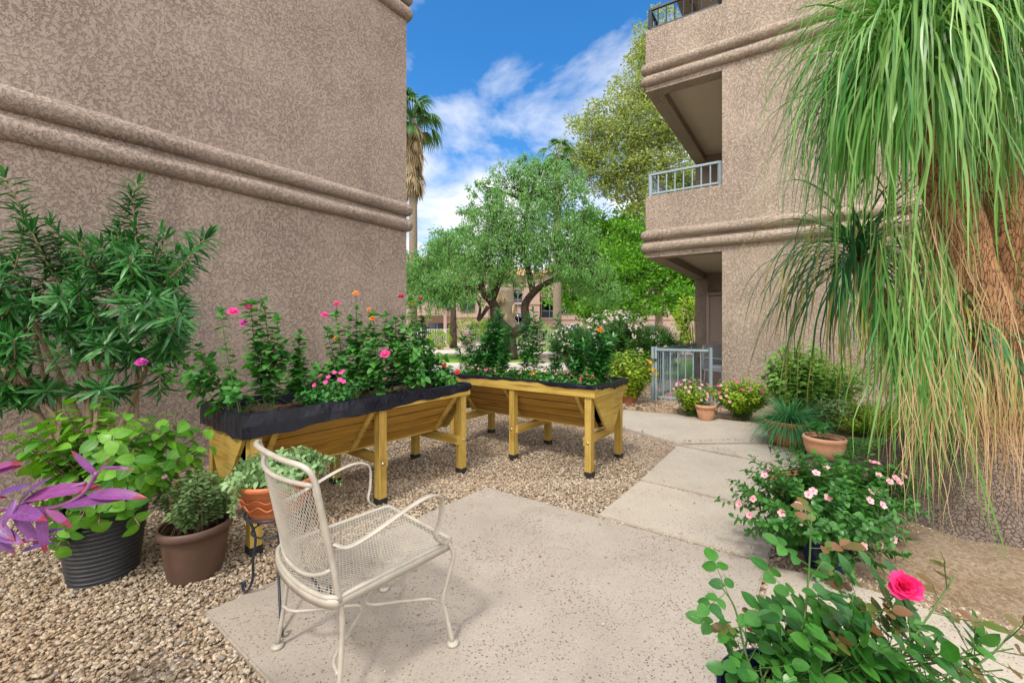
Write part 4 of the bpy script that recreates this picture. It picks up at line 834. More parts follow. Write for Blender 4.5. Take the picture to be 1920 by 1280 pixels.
q=MB(); n=900; a=rng.uniform(0,2*PI,n); el=rng.uniform(.2,1.4,n); D=np.stack([np.cos(a)*np.cos(el),np.sin(a)*np.cos(el),np.sin(el)],1); ribbons(q,A3(0,0,.24)+D*A3(.12,.12,0),D,rng.uniform(.26,.44,n),rng.uniform(.006,.010,n),rng.uniform(1.0,3.2,n)); q.build('grass_blades',M['lf_grass'],t)
def bushT(name,label,cat,loc,cen,rad,ns,nl,T,s,lm,sm='stem_g',fl=(),mode='alt',group=None,r=.003,elev=.5,droop=.1,up=.3,low=-.3,len_=.65,fls=.02):
    t=thing(name,label,cat,loc,0,group); L=MB();Q=MB(); bush(L,Q,loc,cen,rad,ns,nl,T,s[0],s[1],r,mode,elev,droop,.5,up,len_,low)
    for m,k in fl:
        for i in range(k):
            d=nrm(A3(U(-1,1),U(-1,.2),U(-.1,1))); fl_five(t,rel(t,A3(*cen)+d*A3(*rad)*U(.93,1.05)),fls,m,d+A3(0,-.5,.3))
    fin(t,L,Q,lm,sm); return t
bushT('tall_shrub','tall loose light green shrub against the tan stucco wall','shrub',(3.62,4.95,-.0),(3.58,4.95,.62),(.48,.35,.50),190,16,T_ov,(.105,.075),'lf_light','stem_g',mode='alt',r=.005)
bushT('leaning_shrub','wispy light green branches leaning away right of the tall shrub, against the wall','shrub',(4.0,5.05,-.0),(4.15,5.0,.62),(.36,.25,.22),70,13,T_ov,(.095,.07),'lf_light','stem_g')
for px,py,Z_ in ((1465,625,4.95),(1505,630,4.95),(1520,650,4.9)): pass
bushT('fine_shrub','low feathery yellow-green shrub under the hanging palm strands','shrub',(4.15,4.62,-.0),(4.15,4.62,.22),(.52,.35,.24),240,15,T_q,(.045,.034),'lf_yel','stem_g')
bushT('silver_shrub','small pale silvery plant behind the potted grass','shrub',(3.78,4.78,-.0),(3.72,4.72,.34),(.26,.2,.14),60,12,T_lan,(.09,.07),'lf_succ','stem_g')
# ground cover
q=MB(); n=9000; a=rng.uniform(0,2*PI,n); rr=np.sqrt(rng.uniform(0,1,n)); X=3.78+rr*np.cos(a)*.95; Y=4.02+rr*np.sin(a)*.48-.0*(X-3.78); P=np.stack([X,Y,.02+rng.uniform(0,.09,n)*(1-rr**2)+.01],1); q.inst(T_q,P,rng.normal(0,1,(n,3))*A3(1,1,.4)+A3(0,0,.4),rng.normal(0,.5,(n,3))+A3(0,0,1),rng.uniform(.018,.034,n)); tag(q.build('ground_cover',M['lf_cover']),'low bright green ground cover between the path and the swollen palm base','ground cover',kind='stuff')
q=MB(); n=1500; a=rng.uniform(0,2*PI,n); rr=np.sqrt(rng.uniform(0,1,n)); P=np.stack([3.95+rr*np.cos(a)*.45,4.05+rr*np.sin(a)*.28,.07+rng.uniform(0,.06,n)],1); q.inst(T_q,P,rng.normal(0,1,(n,3))*A3(1,1,.4),rng.normal(0,.5,(n,3))+A3(0,0,1),rng.uniform(.012,.02,n)); tag(q.build('ground_cover',M['lf_succ']),'paler silvery patch in the low ground cover by the palm','ground cover',kind='stuff')
# pink lantana pair and small pot by the gate
bushT('lantana_bush','rounded yellow-green bush dotted with pink blooms at the foot of the tan wall','shrub',(3.32,5.78,-.0),(3.32,5.74,.30),(.47,.36,.29),280,14,T_ov,(.050,.04),'lf_yel','stem_g',[('fl_pink',9),('fl_magenta',5),('fl_pale',14)],fls=.022)
t=thing('small_terracotta_pot','small fluted terracotta pot on the path edge in front of the pink bush','pot',(2.74,5.66,.0)); pot([(.085,0),(.09,.01)]+[(.092+.035*z/.19,z) for z in np.linspace(.02,.17,4)]+[(.138,.175),(.140,.21),(.135,.215)],(0,0,0),M['terra_pale'],t,soil=.19)
q=MB()
for k in range(22):
    a=k*2*PI/22; d=A3(math.cos(a),math.sin(a),0); q.tube([d*.092+A3(0,0,.02),d*.126+A3(0,0,.165)],.0045,5)
q.build('fluting',M['terra_pale'],t)
q=MB();L=MB(); bush(L,q,(2.74,5.66,.19),(2.74,5.66,.22),(.10,.1,.04),24,8,T_qn,.02,.02,.002); fin(t,L,q,'lf_dark','stem_g')
bushT('petunia_clump','sprawling light green plant with pink and magenta flowers left of the small terracotta pot','flowering plant',(2.66,5.92,-.0),(2.66,5.90,.30),(.30,.26,.25),130,12,T_ov,(.046,.036),'lf_yel','stem_g',[('fl_pale',22),('fl_magenta',9)],fls=.022)
t=bushT('potted_shrub','loose yellow-green shrub in a terracotta pot between the crosswise planter and the porch fence','potted plant',(1.98,6.75,0),(1.98,6.7,.55),(.45,.40,.42),150,13,T_ovn,(.085,.065),'lf_yel','stem_b',[('fl_orange',4)],fls=.035,len_=.7); pot([(.10,0),(.12,.02),(.15,.25),(.165,.26),(.165,.30)],(0,0,0),M['terra'],t,soil=.26)
# ================================================================== rose bush in the foreground
rc=(.70,.98,0); t=thing('potted_rose','rose bush in a cobalt pot close to the camera with one large hot pink rose','potted plant',rc)
pot([(.10,0),(.12,.02),(.165,.22),(.17,.30),(.178,.31),(.178,.335)],(0,0,0),M['pot_blue'],t,soil=.29)
L=MB();Q=MB();LN=MB(); T_ro=leaf_t(6,.72,'ovate',.16,.13)
def pinnate(base,d,up,s,n=2,young=False):      # rose leaf of five leaflets
    d=nrm(d); s_=nrm(np.cross(d,up)); end=base+d*s*2.1; P=arc(base,end,-A3(0,0,.08*s),6); Q.tube(P,.0012,4,cap=False); T=LN if young else L
    T.inst(T_ro,[end],[d-A3(0,0,.15)],[nrm(up+A3(0,-.8,.5))],s)
    for k in range(n):
        f=.85-.42*k; p=base+(end-base)*f
        for sg in (-1,1): T.inst(T_ro,[p],[s_*sg+d*.45-A3(0,0,.12)+rng.normal(0,.15,3)],[nrm(up+A3(0,-.8,.5)+rng.normal(0,.25,3))],s*(.88-.12*k)*U(.85,1.1))
def cane(pts,n,s,r=.0035,start=.25,young=3):
    P=smooth([at(*p) for p in pts],8); Q.tube(P,np.linspace(r,r*.5,len(P)),8); m=len(P); a=U(0,6)
    for i in range(n):
        f=start+(1-start)*(i+.3)/n; j=min(m-2,int(f*(m-1))); tg=nrm(P[j+1]-P[j]); x=nrm(np.cross(tg,A3(.2,.3,1) if abs(tg[2])<.9 else A3(1,0,0))); y=np.cross(tg,x); rd=x*math.cos(a)+y*math.sin(a); a+=2.3
        pinnate(P[j],rd+tg*.5+A3(0,-.1,.1),nrm(tg+A3(0,-.4,.8)),1.36*s*(1-.35*f)*U(.85,1.1),2,i>=n-young and young>0)
    # thorns
    for i in range(10):
        j=random.randrange(2,m-2); tg=nrm(P[j+1]-P[j]); x=nrm(np.cross(tg,rng.normal(0,1,3))); Q.lathe([(.0016,0),(.0001,.006)],(0,0,0),5); V=Q.V[-1]; y=np.cross(tg,x); Q.V[-1]=V[:,0:1]*tg+V[:,1:2]*y+V[:,2:3]*x+P[j]
cane([(1440,1300,1.02),(1500,1190,1.03),(1515,1090,1.05),(1522,960,1.06)],9,.045,young=2)
cane([(1430,1300,1.02),(1400,1230,1.03),(1378,1140,1.05),(1350,1095,1.05)],5,.047,young=0)
cane([(1460,1300,1.0),(1560,1220,1.0),(1640,1160,1.02),(1680,1110,1.02)],7,.047,young=0)
cane([(1470,1310,1.0),(1650,1270,1.0),(1730,1170,1.02),(1790,1080,1.04)],9,.045,young=3)
cane([(1480,1320,.98),(1700,1300,1.0),(1840,1240,1.02),(1915,1165,1.05)],10,.044,young=4)
cane([(1450,1310,1.0),(1550,1250,1.0),(1590,1180,1.02),(1600,1110,1.04)],8,.046,young=3)
cane([(1420,1310,1.02),(1385,1250,1.04),(1400,1200,1.06),(1380,1160,1.08)],6,.03,young=2)
for px,py in ((1700,1200),(1760,1215),(1830,1230),(1880,1255),(1640,1215),(1600,1240),(1900,1215)): cane([(1470,1315,1.0),((1470+px)/2,(1310+py)/2-8,.98),(px,py,U(.95,1.08))],8,.046,r=.003,start=.4,young=1)
for i in range(24):
    x0=U(1400,1500); x1=x0+U(-70,330); y1=U(1140,1260)+max(0,(x1-1650))*.1; zz=U(.95,1.18); cane([(x0,1310,1.0),((x0+x1)/2+U(-20,20),(1310+y1)/2-12,zz),(x1,y1,zz)],5,.042,r=.0026,young=0 if i%5 else 2)
rp=at(1697,1098,1.0); q=MB(); up=nrm(A3(-.25,-.75,.65)); x=nrm(np.cross(up,A3(0,0,1))); y=np.cross(up,x)
T_rp=leaf_t(5,1.15,'round',-.35,-.35)
for l in range(7):
    n=5+l; a=np.arange(n)*2*PI/n+l*.7; rd=np.outer(np.cos(a),x)*1.25+np.outer(np.sin(a),y); e=1.35-l*.22; q.inst(T_rp,rel(t,rp)+rd*.001*l,rd*math.cos(e)+up*math.sin(e)+rng.normal(0,.22,(n,3)),up*math.cos(e)-rd*math.sin(e)+rng.normal(0,.3,(n,3)),(.010+.0040*l)*rng.uniform(.7,1.25,n))
q.V=[rel(t,rp)+(v-rel(t,rp))*.82 for v in q.V]; q.build('rose_flower',M['fl_rose'],t); LN.V=[v-A3(*rc) for v in LN.V]; LN.build('young_leaves',M['lf_rose_new'],t)
fin(t,L,Q,'lf_rose','stem_g')
# ================================================================== ponytail palm
PT=A3(3.42,2.86,0)
t=thing('ponytail_palm','huge ponytail palm with a swollen cracked base and a curtain of hanging strap leaves','palm',PT)
def pbark():
    m,nt,b=mat('ponytail_bark',(.3,.2,.15),.95,.15); co=ocoord(nt); mp=N(nt,'ShaderNodeMapping'); mp.inputs['Scale'].default_value=(1,1,.26); lk(nt,co,mp.inputs[0])
    dn=noise(nt,mp.outputs[0],7,4,.6); ad=nt.nodes.new('ShaderNodeVectorMath'); ad.operation='MULTIPLY_ADD'; lk(nt,dn.outputs['Color'],ad.inputs[0]); ad.inputs[1].default_value=(.10,.10,.10); lk(nt,mp.outputs[0],ad.inputs[2])
    v2=N(nt,'ShaderNodeTexVoronoi',Scale=48,feature='DISTANCE_TO_EDGE'); lk(nt,ad.outputs[0],v2.inputs['Vector'])
    cr=ramp(nt,v2.outputs[0],[(.0,g(.0)),(.035,g(.75)),(.12,g(1))]); sp=nt.nodes.new('ShaderNodeSeparateXYZ'); lk(nt,co,sp.inputs[0])
    hz=ramp(nt,sp.outputs[2],[(.1,(.20,.15,.12)),(.42,(.18,.13,.10)),(.75,(.46,.24,.12))]); n=noise(nt,co,5,5,.7); c=mixc(nt,1.0,hz.outputs[0],ramp(nt,n.outputs['Fac'],[(.3,g(.6)),(.7,g(1.25))]).outputs[0],'MULTIPLY')
    c=mixc(nt,cr.outputs[0],(.085,.062,.048),c); lk(nt,c,b.inputs['Base Color']); bump(nt,cr.outputs[0],b,.8,.02); return m
M['pbark']=pbark()
q=MB(); n=64; pr=[(.98,-.06),(.93,.02),(.84,.10),(.72,.20),(.60,.31),(.50,.43),(.43,.58),(.385,.78),(.36,1.0)]
a=np.linspace(0,2*PI,n,endpoint=False); V=[]
for r,z in smooth([(r,0,z) for r,z in pr],3)[:,[0,2]]:
    k=1+.06*np.sin(a*5+1)+.035*np.sin(a*9)+.02*np.sin(a*17+z*9); ox=.05*z; V.append(np.stack([r*k*np.cos(a)+ox,r*k*np.sin(a)*.92,0*a+z],1))
m=len(V); I=np.arange(m*n).reshape(m,n); I2=np.roll(I,-1,1); q.add(np.concatenate(V),np.stack([I[:-1],I2[:-1],I2[1:],I[1:]],-1).reshape(-1,4)); q.build('swollen_base',M['pbark'],t)
heads=[]
def limb(pts,r0,r1,nm='branch'):
    P=smooth([A3(*p) for p in pts],7); rr=np.linspace(r0,r1,len(P))*(1+.05*np.sin(np.arange(len(P))*1.3)); q=MB(); q.tube(P,rr,18); q.build(nm,M['pbark'],t); heads.append((P[-1],nrm(P[-1]-P[-3])))
rl=lambda px,py,Z: at(px,py,Z)-PT
limb([(-.02,0,.55),(.08,-.05,1.0),(.14,-.1,1.35),(.22,-.1,1.9),(.30,-.1,2.5)],.30,.11)
limb([(-.05,-.05,.62),rl(1870,690,2.75),rl(1835,590,2.7),rl(1790,420,2.65),rl(1740,200,2.62),rl(1715,60,2.6)],.22,.075)
limb([rl(1890,620,2.8),rl(1880,440,2.75),rl(1850,200,2.65),rl(1840,-40,2.6)],.14,.075)
limb([(.1,0,.9),(.42,-.15,1.5),(.62,-.3,2.2)],.16,.08)
limb([(-.15,.05,.6),rl(1815,690,2.8),rl(1775,640,2.78)],.12,.07)
limb([(-.1,.2,.7),(-.25,.5,1.3),(-.35,.7,1.9)],.14,.07)
def crown(h,d,n,lmin,lmax,wd,m,name,flat=.35,drp=(1.4,3.4),dirs=None,hang=2.2,nseg=14):
    q=MB(); a=rng.uniform(0,2*PI,n); el=rng.uniform(-.35,1.35,n)
    D=np.stack([np.cos(a)*np.cos(el),np.sin(a)*np.cos(el),np.sin(el)],1) if dirs is None else nrm(np.array(dirs)+rng.normal(0,.38,(n,3)))
    ribbons(q,h+D*.05+rng.normal(0,.03,(n,3)),D,rng.uniform(lmin,lmax,n),rng.uniform(wd*.6,wd*1.15,n),rng.uniform(*drp,n),nseg,hang,wav=.13); q.build(name,M[m],t)
H=[h for h,_ in heads]
crown(H[1],0,640,.85,1.5,.0135,'lf_pony','crown',dirs=None)
crown(H[1]+A3(0,0,-.35),0,330,.9,1.6,.015,'lf_pony','crown',dirs=(-.7,-.3,.5))
crown(H[2],0,440,1.0,1.7,.014,'lf_pony','crown')
crown(H[0],0,110,.9,1.4,.014,'lf_pony','crown')
crown(H[3],0,90,.9,1.4,.014,'lf_pony','crown')
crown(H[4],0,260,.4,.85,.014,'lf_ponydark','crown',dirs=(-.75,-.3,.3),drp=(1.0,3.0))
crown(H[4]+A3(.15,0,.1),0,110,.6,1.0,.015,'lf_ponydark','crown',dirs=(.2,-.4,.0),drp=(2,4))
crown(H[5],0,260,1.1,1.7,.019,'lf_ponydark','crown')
# dry hanging threads
def threads(pxr,pyr,Z0,n,lr,w,m):
    q=MB(); B=np.stack([at(U(*pxr),U(*pyr),U(*Z0))-PT for _ in range(n)]); D=np.stack([A3(U(-.25,.25),U(-.25,.1),-1) for _ in range(n)]); ribbons(q,B,D,rng.uniform(*lr,n),rng.uniform(w*.6,w,n),np.full(n,.3),14,0,wav=.10); q.build('dry_strands',M[m],t)
threads((1680,1830),(330,520),(2.3,2.7),95,(.5,1.2),.0048,'lf_ponytan')
threads((1720,1900),(480,700),(2.1,2.45),50,(.5,1.1),.0048,'lf_ponytan')
threads((1640,1780),(380,560),(2.35,2.75),130,(.8,1.4),.012,'lf_pony')
threads((1680,1790),(520,720),(2.15,2.45),60,(.5,1.15),.010,'lf_pony')
threads((1740,1930),(60,260),(2.2,2.6),120,(.5,1.0),.013,'lf_pony')
threads((1650,1930),(640,820),(2.0,2.2),150,(.3,.6),.0038,'lf_ponytan')
threads((1570,1660),(480,560),(2.4,2.75),30,(.5,.95),.009,'lf_ponydark')

# ================================================================== background trees
def tree(name,label,base,trunk,limbs,blobs,lm,T,size,dens,bark='bark',cat='tree',group=None,droop=0,r=.16,sub=.22):
    base=A3(*base); t=thing(name,label,cat,base,0,group); q=MB(); P=smooth([A3(*p) for p in trunk],6)-base; q.tube(P,np.linspace(r,r*.6,len(P)),12); q.build('trunk',M[bark],t)
    q=MB(); fork=P[-1]
    for lpts,lr in limbs:
        X=smooth([A3(*p) for p in lpts],6)-base; q.tube(X,np.linspace(lr,lr*.35,len(X)),8)
    L=MB(); ends=[fork]+[A3(*l[0][-1])-base for l in limbs]
    for bpx,bpy,bz,br in blobs:
        c=at(bpx,bpy,bz)-base; rr=br/F*bz; e=min(ends,key=lambda v:np.linalg.norm(v-c)); X=arc(e,c,(0,0,rr*.15),7); q.tube(X,np.linspace(r*.28,r*.06,7),5,cap=False)
        nsub=max(5,int(dens*rr*rr*2.2)); 
        for i in range(nsub):
            d=nrm(rng.normal(0,1,3)); p=c+d*rr*A3(1,.8,.85)*U(.2,1.32)**.7; sr=rr*sub*U(.6,1.5)
            if i%2==0: q.tube(arc(c+(p-c)*.3,p,(0,0,.1*rr),4),np.linspace(r*.07,r*.02,4),3,cap=False)
            k=int(46*U(.6,1.3)); o=rng.normal(0,1,(k,3)); o=o/np.linalg.norm(o,axis=1,keepdims=True)*rng.uniform(.1,1,(k,1))**.5*sr*A3(1.25-.5*droop,1.25-.5*droop,.75+droop*1.0)
            o[:,2]-=droop*sr*.5*np.hypot(o[:,0],o[:,1])/sr
            D=o/sr+rng.normal(0,.5,(k,3))+A3(0,0,-droop*1.6); L.inst(T,p+o,D,rng.normal(0,.8,(k,3))+A3(0,0,.6),size*rng.uniform(.6,1.4,k))
    q.build('branches',M[bark],t); L.build('crown',M[lm],t); return t
W=at
# main mesquite
mz=18.0
b=gnd(962,668); b=A3(*at(958,668,mz)[:2],0)
tree('mesquite_tree','feathery green mesquite with a dark twisted forked trunk just past the planters',b,
 [b,W(957,640,mz),W(958,625,mz)],
 [([W(958,628,mz),W(932,600,mz),W(925,570,mz),W(905,545,mz-.2),W(898,500,mz)],.30),([W(958,628,mz),W(985,607,mz),W(985,570,mz),W(1010,540,mz),W(1045,520,mz),W(1085,490,mz)],.24),([W(915,575,mz),W(897,600,mz-.2),W(900,575,mz),W(885,550,mz)],.10),([W(905,545,mz),W(860,540,mz),W(840,545,mz),W(815,550,mz)],.10),([W(1000,550,mz),W(990,500,mz),W(985,440,mz+.3),W(990,380,mz+.5)],.16),([W(925,560,mz),W(945,500,mz),W(950,430,mz)],.14)],
 [(905,480,mz,55),(880,540,mz-.5,42),(840,540,mz-.6,42),(800,545,mz-.4,42),(770,520,mz,40),(835,470,mz+.5,40),(800,500,mz+.2,38),(940,430,mz,55),(915,390,mz,42),(960,350,mz+.4,48),(1010,340,mz+.6,50),(1050,380,mz+.5,48),(1000,420,mz,62),(960,480,mz-.4,58),(1030,470,mz-.3,55),(1070,440,mz,45),(1075,505,mz-.6,42),(935,505,mz-.3,34),(1090,500,mz,45),(990,305,mz+.6,20),(1040,310,mz+.5,24),(905,350,mz+.2,24),(885,395,mz+.2,22),(1075,340,mz+.4,28),(1095,400,mz,28),(1130,540,mz-.3,42)],
 'lf_mesq',quad_t(.32),.13,24,droop=.7,r=.34,sub=.21)
oz=29.0; b=A3(*at(1235,640,oz)[:2],0)
tree('tall_elm_tree','tall airy olive-yellow tree rising behind the corner balconies',b,[b,W(1235,560,oz),W(1225,470,oz)],
 [([W(1225,470,oz),W(1200,380,oz),W(1180,300,oz)],.22),([W(1225,470,oz),W(1240,350,oz),W(1235,220,oz),W(1225,120,oz)],.22),([W(1205,400,oz),W(1150,330,oz),W(1110,280,oz)],.13)],
 [(1225,110,oz,48),(1195,170,oz,48),(1240,170,oz,52),(1165,230,oz,48),(1110,240,oz,44),(1085,290,oz,42),(1215,240,oz,62),(1160,290,oz,60),(1265,250,oz,50),(1110,320,oz,45),(1195,320,oz,52),(1250,320,oz,56),(1300,340,oz,46),(1150,360,oz,30),(1215,375,oz,45),(1270,390,oz,48),(1300,420,oz,42),(1210,90,oz+1,35),(1240,55,oz,30)],
 'lf_olive',quad_t(.55),.19,9.0,bark='bark_tan',r=.32,sub=.24)
gz=26.0; b=A3(*at(1285,648,gz)[:2],0)
tree('dense_tree','dense vivid green tree with two dark trunks seen just left of the porch pillar',b,[b,W(1283,610,gz)],
 [([W(1283,612,gz),W(1300,570,gz),W(1300,520,gz)],.28),([W(1283,612,gz),W(1255,570,gz),W(1240,520,gz)],.26)],
 [(1290,560,gz-2,34),(1250,570,gz-2,30),(1270,520,gz,50),(1310,530,gz-1,45),(1220,500,gz,55),(1170,520,gz,55),(1130,560,gz-1,38),(1200,560,gz-1,40),(1240,450,gz+1,50),(1180,450,gz+1,52),(1320,590,gz-2,28)],
 'lf_bright',quad_t(.5),.23,9.5,r=.36,sub=.3)
kz=34.0; b=A3(*at(1120,640,kz)[:2],0)
tree('rounded_tree','rounded green tree filling the gap between the mesquite and the balconies',b,[b,W(1120,580,kz)],[],
 [(1110,430,kz,45),(1150,440,kz,50),(1190,430,kz,45),(1120,490,kz,55),(1080,520,kz,42),(1160,560,kz,48),(1195,480,kz,50),(1100,570,kz,35),(1050,560,kz,30)],'lf_bright',quad_t(.5),.32,5.0,r=.4,sub=.3)
lz=30.0; b=A3(*at(850,640,lz)[:2],0)
tree('rounded_tree','pale green tree low on the horizon beside the corner of the taupe building',b,[b,W(850,560,lz)],[],[(845,450,lz,34),(825,480,lz,36),(860,500,lz,40),(800,520,lz,38),(775,500,lz,30),(880,440,lz,26)],'lf_mesq',quad_t(.4),.26,7,droop=.4,r=.3)

# palms
def fan_palm(name,label,px,Z,ytop,r,nf,fs,dead=True,trunk_m='palm_trunk'):
    b=A3((px-960)/F*Z,Z,0); h=CH+(HZ-ytop)/F*Z; t=thing(name,label,'palm',b); q=MB(); q.tube(smooth([(0,0,-.1),(.05,0,h*.5),(0,0,h)],8),np.linspace(r*1.25,r,17),14); q.build('trunk',M[trunk_m],t); top=A3(0,0,h)
    Q=MB();
    def fan(q,o,d,s,n,dr):
        d=nrm(d); sd=nrm(np.cross(d,A3(0,0,1)+rng.normal(0,.2,3))); a=np.linspace(-1.25,1.25,n); D=np.outer(np.cos(a),d)+np.outer(np.sin(a),sd); ribbons(q,np.repeat([o],n,0),D,np.full(n,s)*rng.uniform(.85,1.1,n),np.full(n,s*.085),np.full(n,dr),6,.8)
    for i in range(nf):
        a=U(0,6.28); e=U(-.5,1.35); d=A3(math.cos(a)*math.cos(e),math.sin(a)*math.cos(e),math.sin(e)); pe=top+d*fs*.9; pe[2]-=.15*fs*math.cos(e); Q.tube(arc(top,pe,(0,0,.1*fs),5),.02,4,cap=False); fan(Q,pe,d*A3(1,1,.7)-A3(0,0,.15),fs,16,1.5)
    Q.build('fronds',M['lf_palm'],t)
    if dead:
        Q=MB()
        for i in range(int(nf*2.6)):
            a=U(0,6.28); zz=U(0,1)**.7*3.6*fs; d=A3(math.cos(a),math.sin(a),-1.6-U(0,1)); o=top-A3(0,0,zz*.8+.1)+A3(math.cos(a),math.sin(a),0)*(r+.28*fs*U(.2,1)*(1-zz/(5*fs))); fan(Q,o,d,fs*.85,10,1.2)
        Q.build('dead_fronds',M['lf_dead'],t)
    return t
fan_palm('fan_palm','tall fan palm with a skirt of dead fronds beside the corner of the taupe building',773,20,225,.18,24,1.1)
fan_palm('fan_palm','fan palm whose green tip shows above the mesquite, pale trunk below it',1044,27,292,.24,14,.95,dead=False)
# big trunk with shaggy dead fronds behind the mesquite
t=fan_palm('shaggy_palm','short palm with a thick shaggy skirt of pale dead fronds behind the mesquite fork',947,24,540,.5,10,.8)

# ================================================================== far buildings and street pieces
def far_building(name,label,c,px0,px1,Z,H,roofm,storeys,wins,arched=False,rz=0):
    x0=(px0-960)/F*Z; x1=(px1-960)/F*Z; w=x1-x0; t=thing(name,label,'building',((x0+x1)/2,Z,0)); MB().box((0,5,H/2-.1),(w,10,H+.2)).build('wall',M['stucco_far'],t)
    q=MB(); 
    V=[(-w/2-.5,-.5,H),(w/2+.5,-.5,H),(w/2+.5,10.5,H),(-w/2-.5,10.5,H),(-w/2+2,5,H+1.7),(w/2-2,5,H+1.7)]; q.add(V,[[0,1,5,4],[1,2,5],[2,3,4,5],[3,0,4],[3,2,1,0]],smooth=False); q.build('roof',M[roofm],t)
    for z in storeys: MB().box((0,-.05,z),(w+.1,.14,.28)).build('moulding',M['stucco_far'],t)
    for wx,wz,ww,wh,ar in wins:
        X=(wx-960)/F*Z-(x0+x1)/2; f=MB(); f.box((X,-.03,wz),(ww+.16,.10,wh+.16)); 
        if ar: f.tube([(X,-.08,wz+wh/2),(X,.02,wz+wh/2)],ww/2+.08,20,up=(1,0,0))
        fo=f.build('window',M['stucco_far'],t); g_=MB(); g_.box((X,-.06,wz),(ww,.10,wh)); 
        if ar: g_.tube([(X,-.11,wz+wh/2),(X,-.0,wz+wh/2)],ww/2,20,up=(1,0,0))
        g_.build('pane',M['glass'],fo)
        k=MB(); k.box((X,-.12,wz),(.05,.03,wh)); k.box((X,-.12,wz),(ww,.03,.05)); k.build('glazing_bar',M['steel'],fo)
    return t
M['glass']=mat('window_glass',(.035,.045,.055),.08,.8)[0]
M['tile']=noisy('orange_roof_tile',(.50,.22,.10),(.68,.38,.22),9,.8,.8,.06,stretch=(6,.4,1))
far_building('apartment_block','long pinkish apartment block with dark windows behind the white fence at the left','',560,915,44,8.6,'tile',(2.9,5.8),[(820,1.2,2.0,1.9,0),(847,1.15,1.3,1.9,0),(900,1.2,2.0,1.9,0),(823,4.35,2.0,1.5,0),(840,4.35,1.3,1.5,0),(877,4.35,1.6,1.6,0),(780,4.3,1.6,1.6,0),(780,1.2,1.6,1.9,0)])
t2=far_building('arched_window_block','pale stucco block with small arched windows seen through the mesquite fork','',920,1012,48,7.9,'tile',(4.6,7.3),[(971,5.0,1.0,1.5,1),(972,2.2,1.1,1.4,1),(930,5,1.0,1.5,1)],True)
far_building('apartment_block','tan apartment block half hidden behind the pink hedge and trees','',1014,1480,52,8.8,'tile',(2.9,5.8),[(1030,3.9,2.0,2.2,1),(1065,1.2,2.5,1.9,0),(1100,4.3,3.4,1.5,0),(1060,4.3,2.2,1.6,0),(1130,1.2,2.4,1.9,0),(1180,4.3,2,1.6,0),(1230,4.3,2,1.6,0),(1230,1.2,2,1.6,0)])
# balcony in front of the left block
t=thing('far_balcony','covered balcony projecting from the pinkish apartment block','balcony',at(810,600,43)*A3(1,1,0)); q=MB(); q.box((0,0,3.1),(3.4,1.8,.35)); q.box((0,-.8,3.6),(3.4,.15,.9)); q.build('parapet',M['stucco_far'],t)
for x in (-1.55,1.55): MB().box((x,-.75,1.45),(.3,.3,2.93)).build('post',M['stucco_far'],t)
M['white_metal']=mat('pale_fence_paint',(.55,.57,.58),.5)[0]
t=thing('far_fence','long pale metal picket fence in front of the far apartment blocks','fence',(0,37,-.03)); q=MB(); xs0=(640-960)/F*37; xs1=(1190-960)/F*37
for z in (.15,1.45): q.beam((xs0,0,z),(xs1,0,z),.05,.05)
k=0; x=xs0
while x<xs1: q.box((x,0,.8),(.035,.035,1.4)); x+=.16
q.build('picket_panel',M['white_metal'],t)
for px in (790,835,880,905,1000,1060,1120,1180): MB().box(((px-960)/F*37,0,.8),(.12,.12,1.7)).build('post',M['white_metal'],t)
def ball(name,label,px,py,Z,rx,rz,lm,s,n,fl=(),cat='shrub'):
    p=at(px,py,Z); t=thing(name,label,cat,(p[0],p[1],-.02)); L=MB();Q=MB(); c=A3(0,0,p[2]); 
    for i in range(14):
        d=nrm(rng.normal(0,1,3)); Q.tube(arc((0,0,0),c+d*A3(rx,rx,rz)*.8,(0,0,.05),5),.015,4,cap=False)
    d=rng.normal(0,1,(n,3)); d/=np.linalg.norm(d,axis=1,keepdims=True); P=c+d*A3(rx,rx*.8,rz)*rng.uniform(.55,1.05,(n,1))**.5*(1+.12*np.sin(d[:,0:1]*9)+.1*np.sin(d[:,2:3]*11+d[:,1:2]*7)); P[:,2]=np.maximum(P[:,2],.02)
    L.inst(T_q,P,d+rng.normal(0,.5,(n,3)),rng.normal(0,.6,(n,3))+d,s*rng.uniform(.6,1.4,n)); L.build('leaves',M[lm],t); Q.build('stems',M['stem_b'],t)
    for m,k in fl:
        q=MB()
        e=rng.normal(0,1,(k,3)); e[:,1]=-abs(e[:,1]); e[:,2]=abs(e[:,2]); e/=np.linalg.norm(e,axis=1,keepdims=True)
        for j in range(k):
            u=nrm(e[j]+A3(0,-.4,.3)); x=nrm(np.cross(u,A3(0,1,.3))); y=np.cross(u,x)
            for w_ in range(3):
                o=rng.normal(0,.05,3); a=np.arange(5)*1.257; rd=np.outer(np.cos(a),x)+np.outer(np.sin(a),y); q.inst(T_pet,np.repeat([c+e[j]*A3(rx,rx*.8,rz)*1.04+o],5,0),rd+u*.3,u,.05)
        q.build('blossoms',M[m],t)
    return t
ball('round_shrub','small clipped yellow-green round shrub on the pale gravel at the left',823,636,28,.75,.62,'lf_yel',.10,1500)
ball('round_shrub','clipped yellow-green shrub in front of the far fence, topped with small blooms',875,618,34,1.7,1.0,'lf_yel',.16,1500)
ball('round_shrub','yellowish shrub behind the base of the mesquite trunk',918,620,33,1.0,1.0,'lf_yel',.15,900)
ball('round_shrub','light shrub between the mesquite and the pale palm trunk',1010,632,26,1.6,.9,'lf_light',.14,1400)
ball('round_shrub','bright shrub glimpsed beside the porch pillar',1300,600,20,1.0,1.2,'lf_yel',.13,1400)
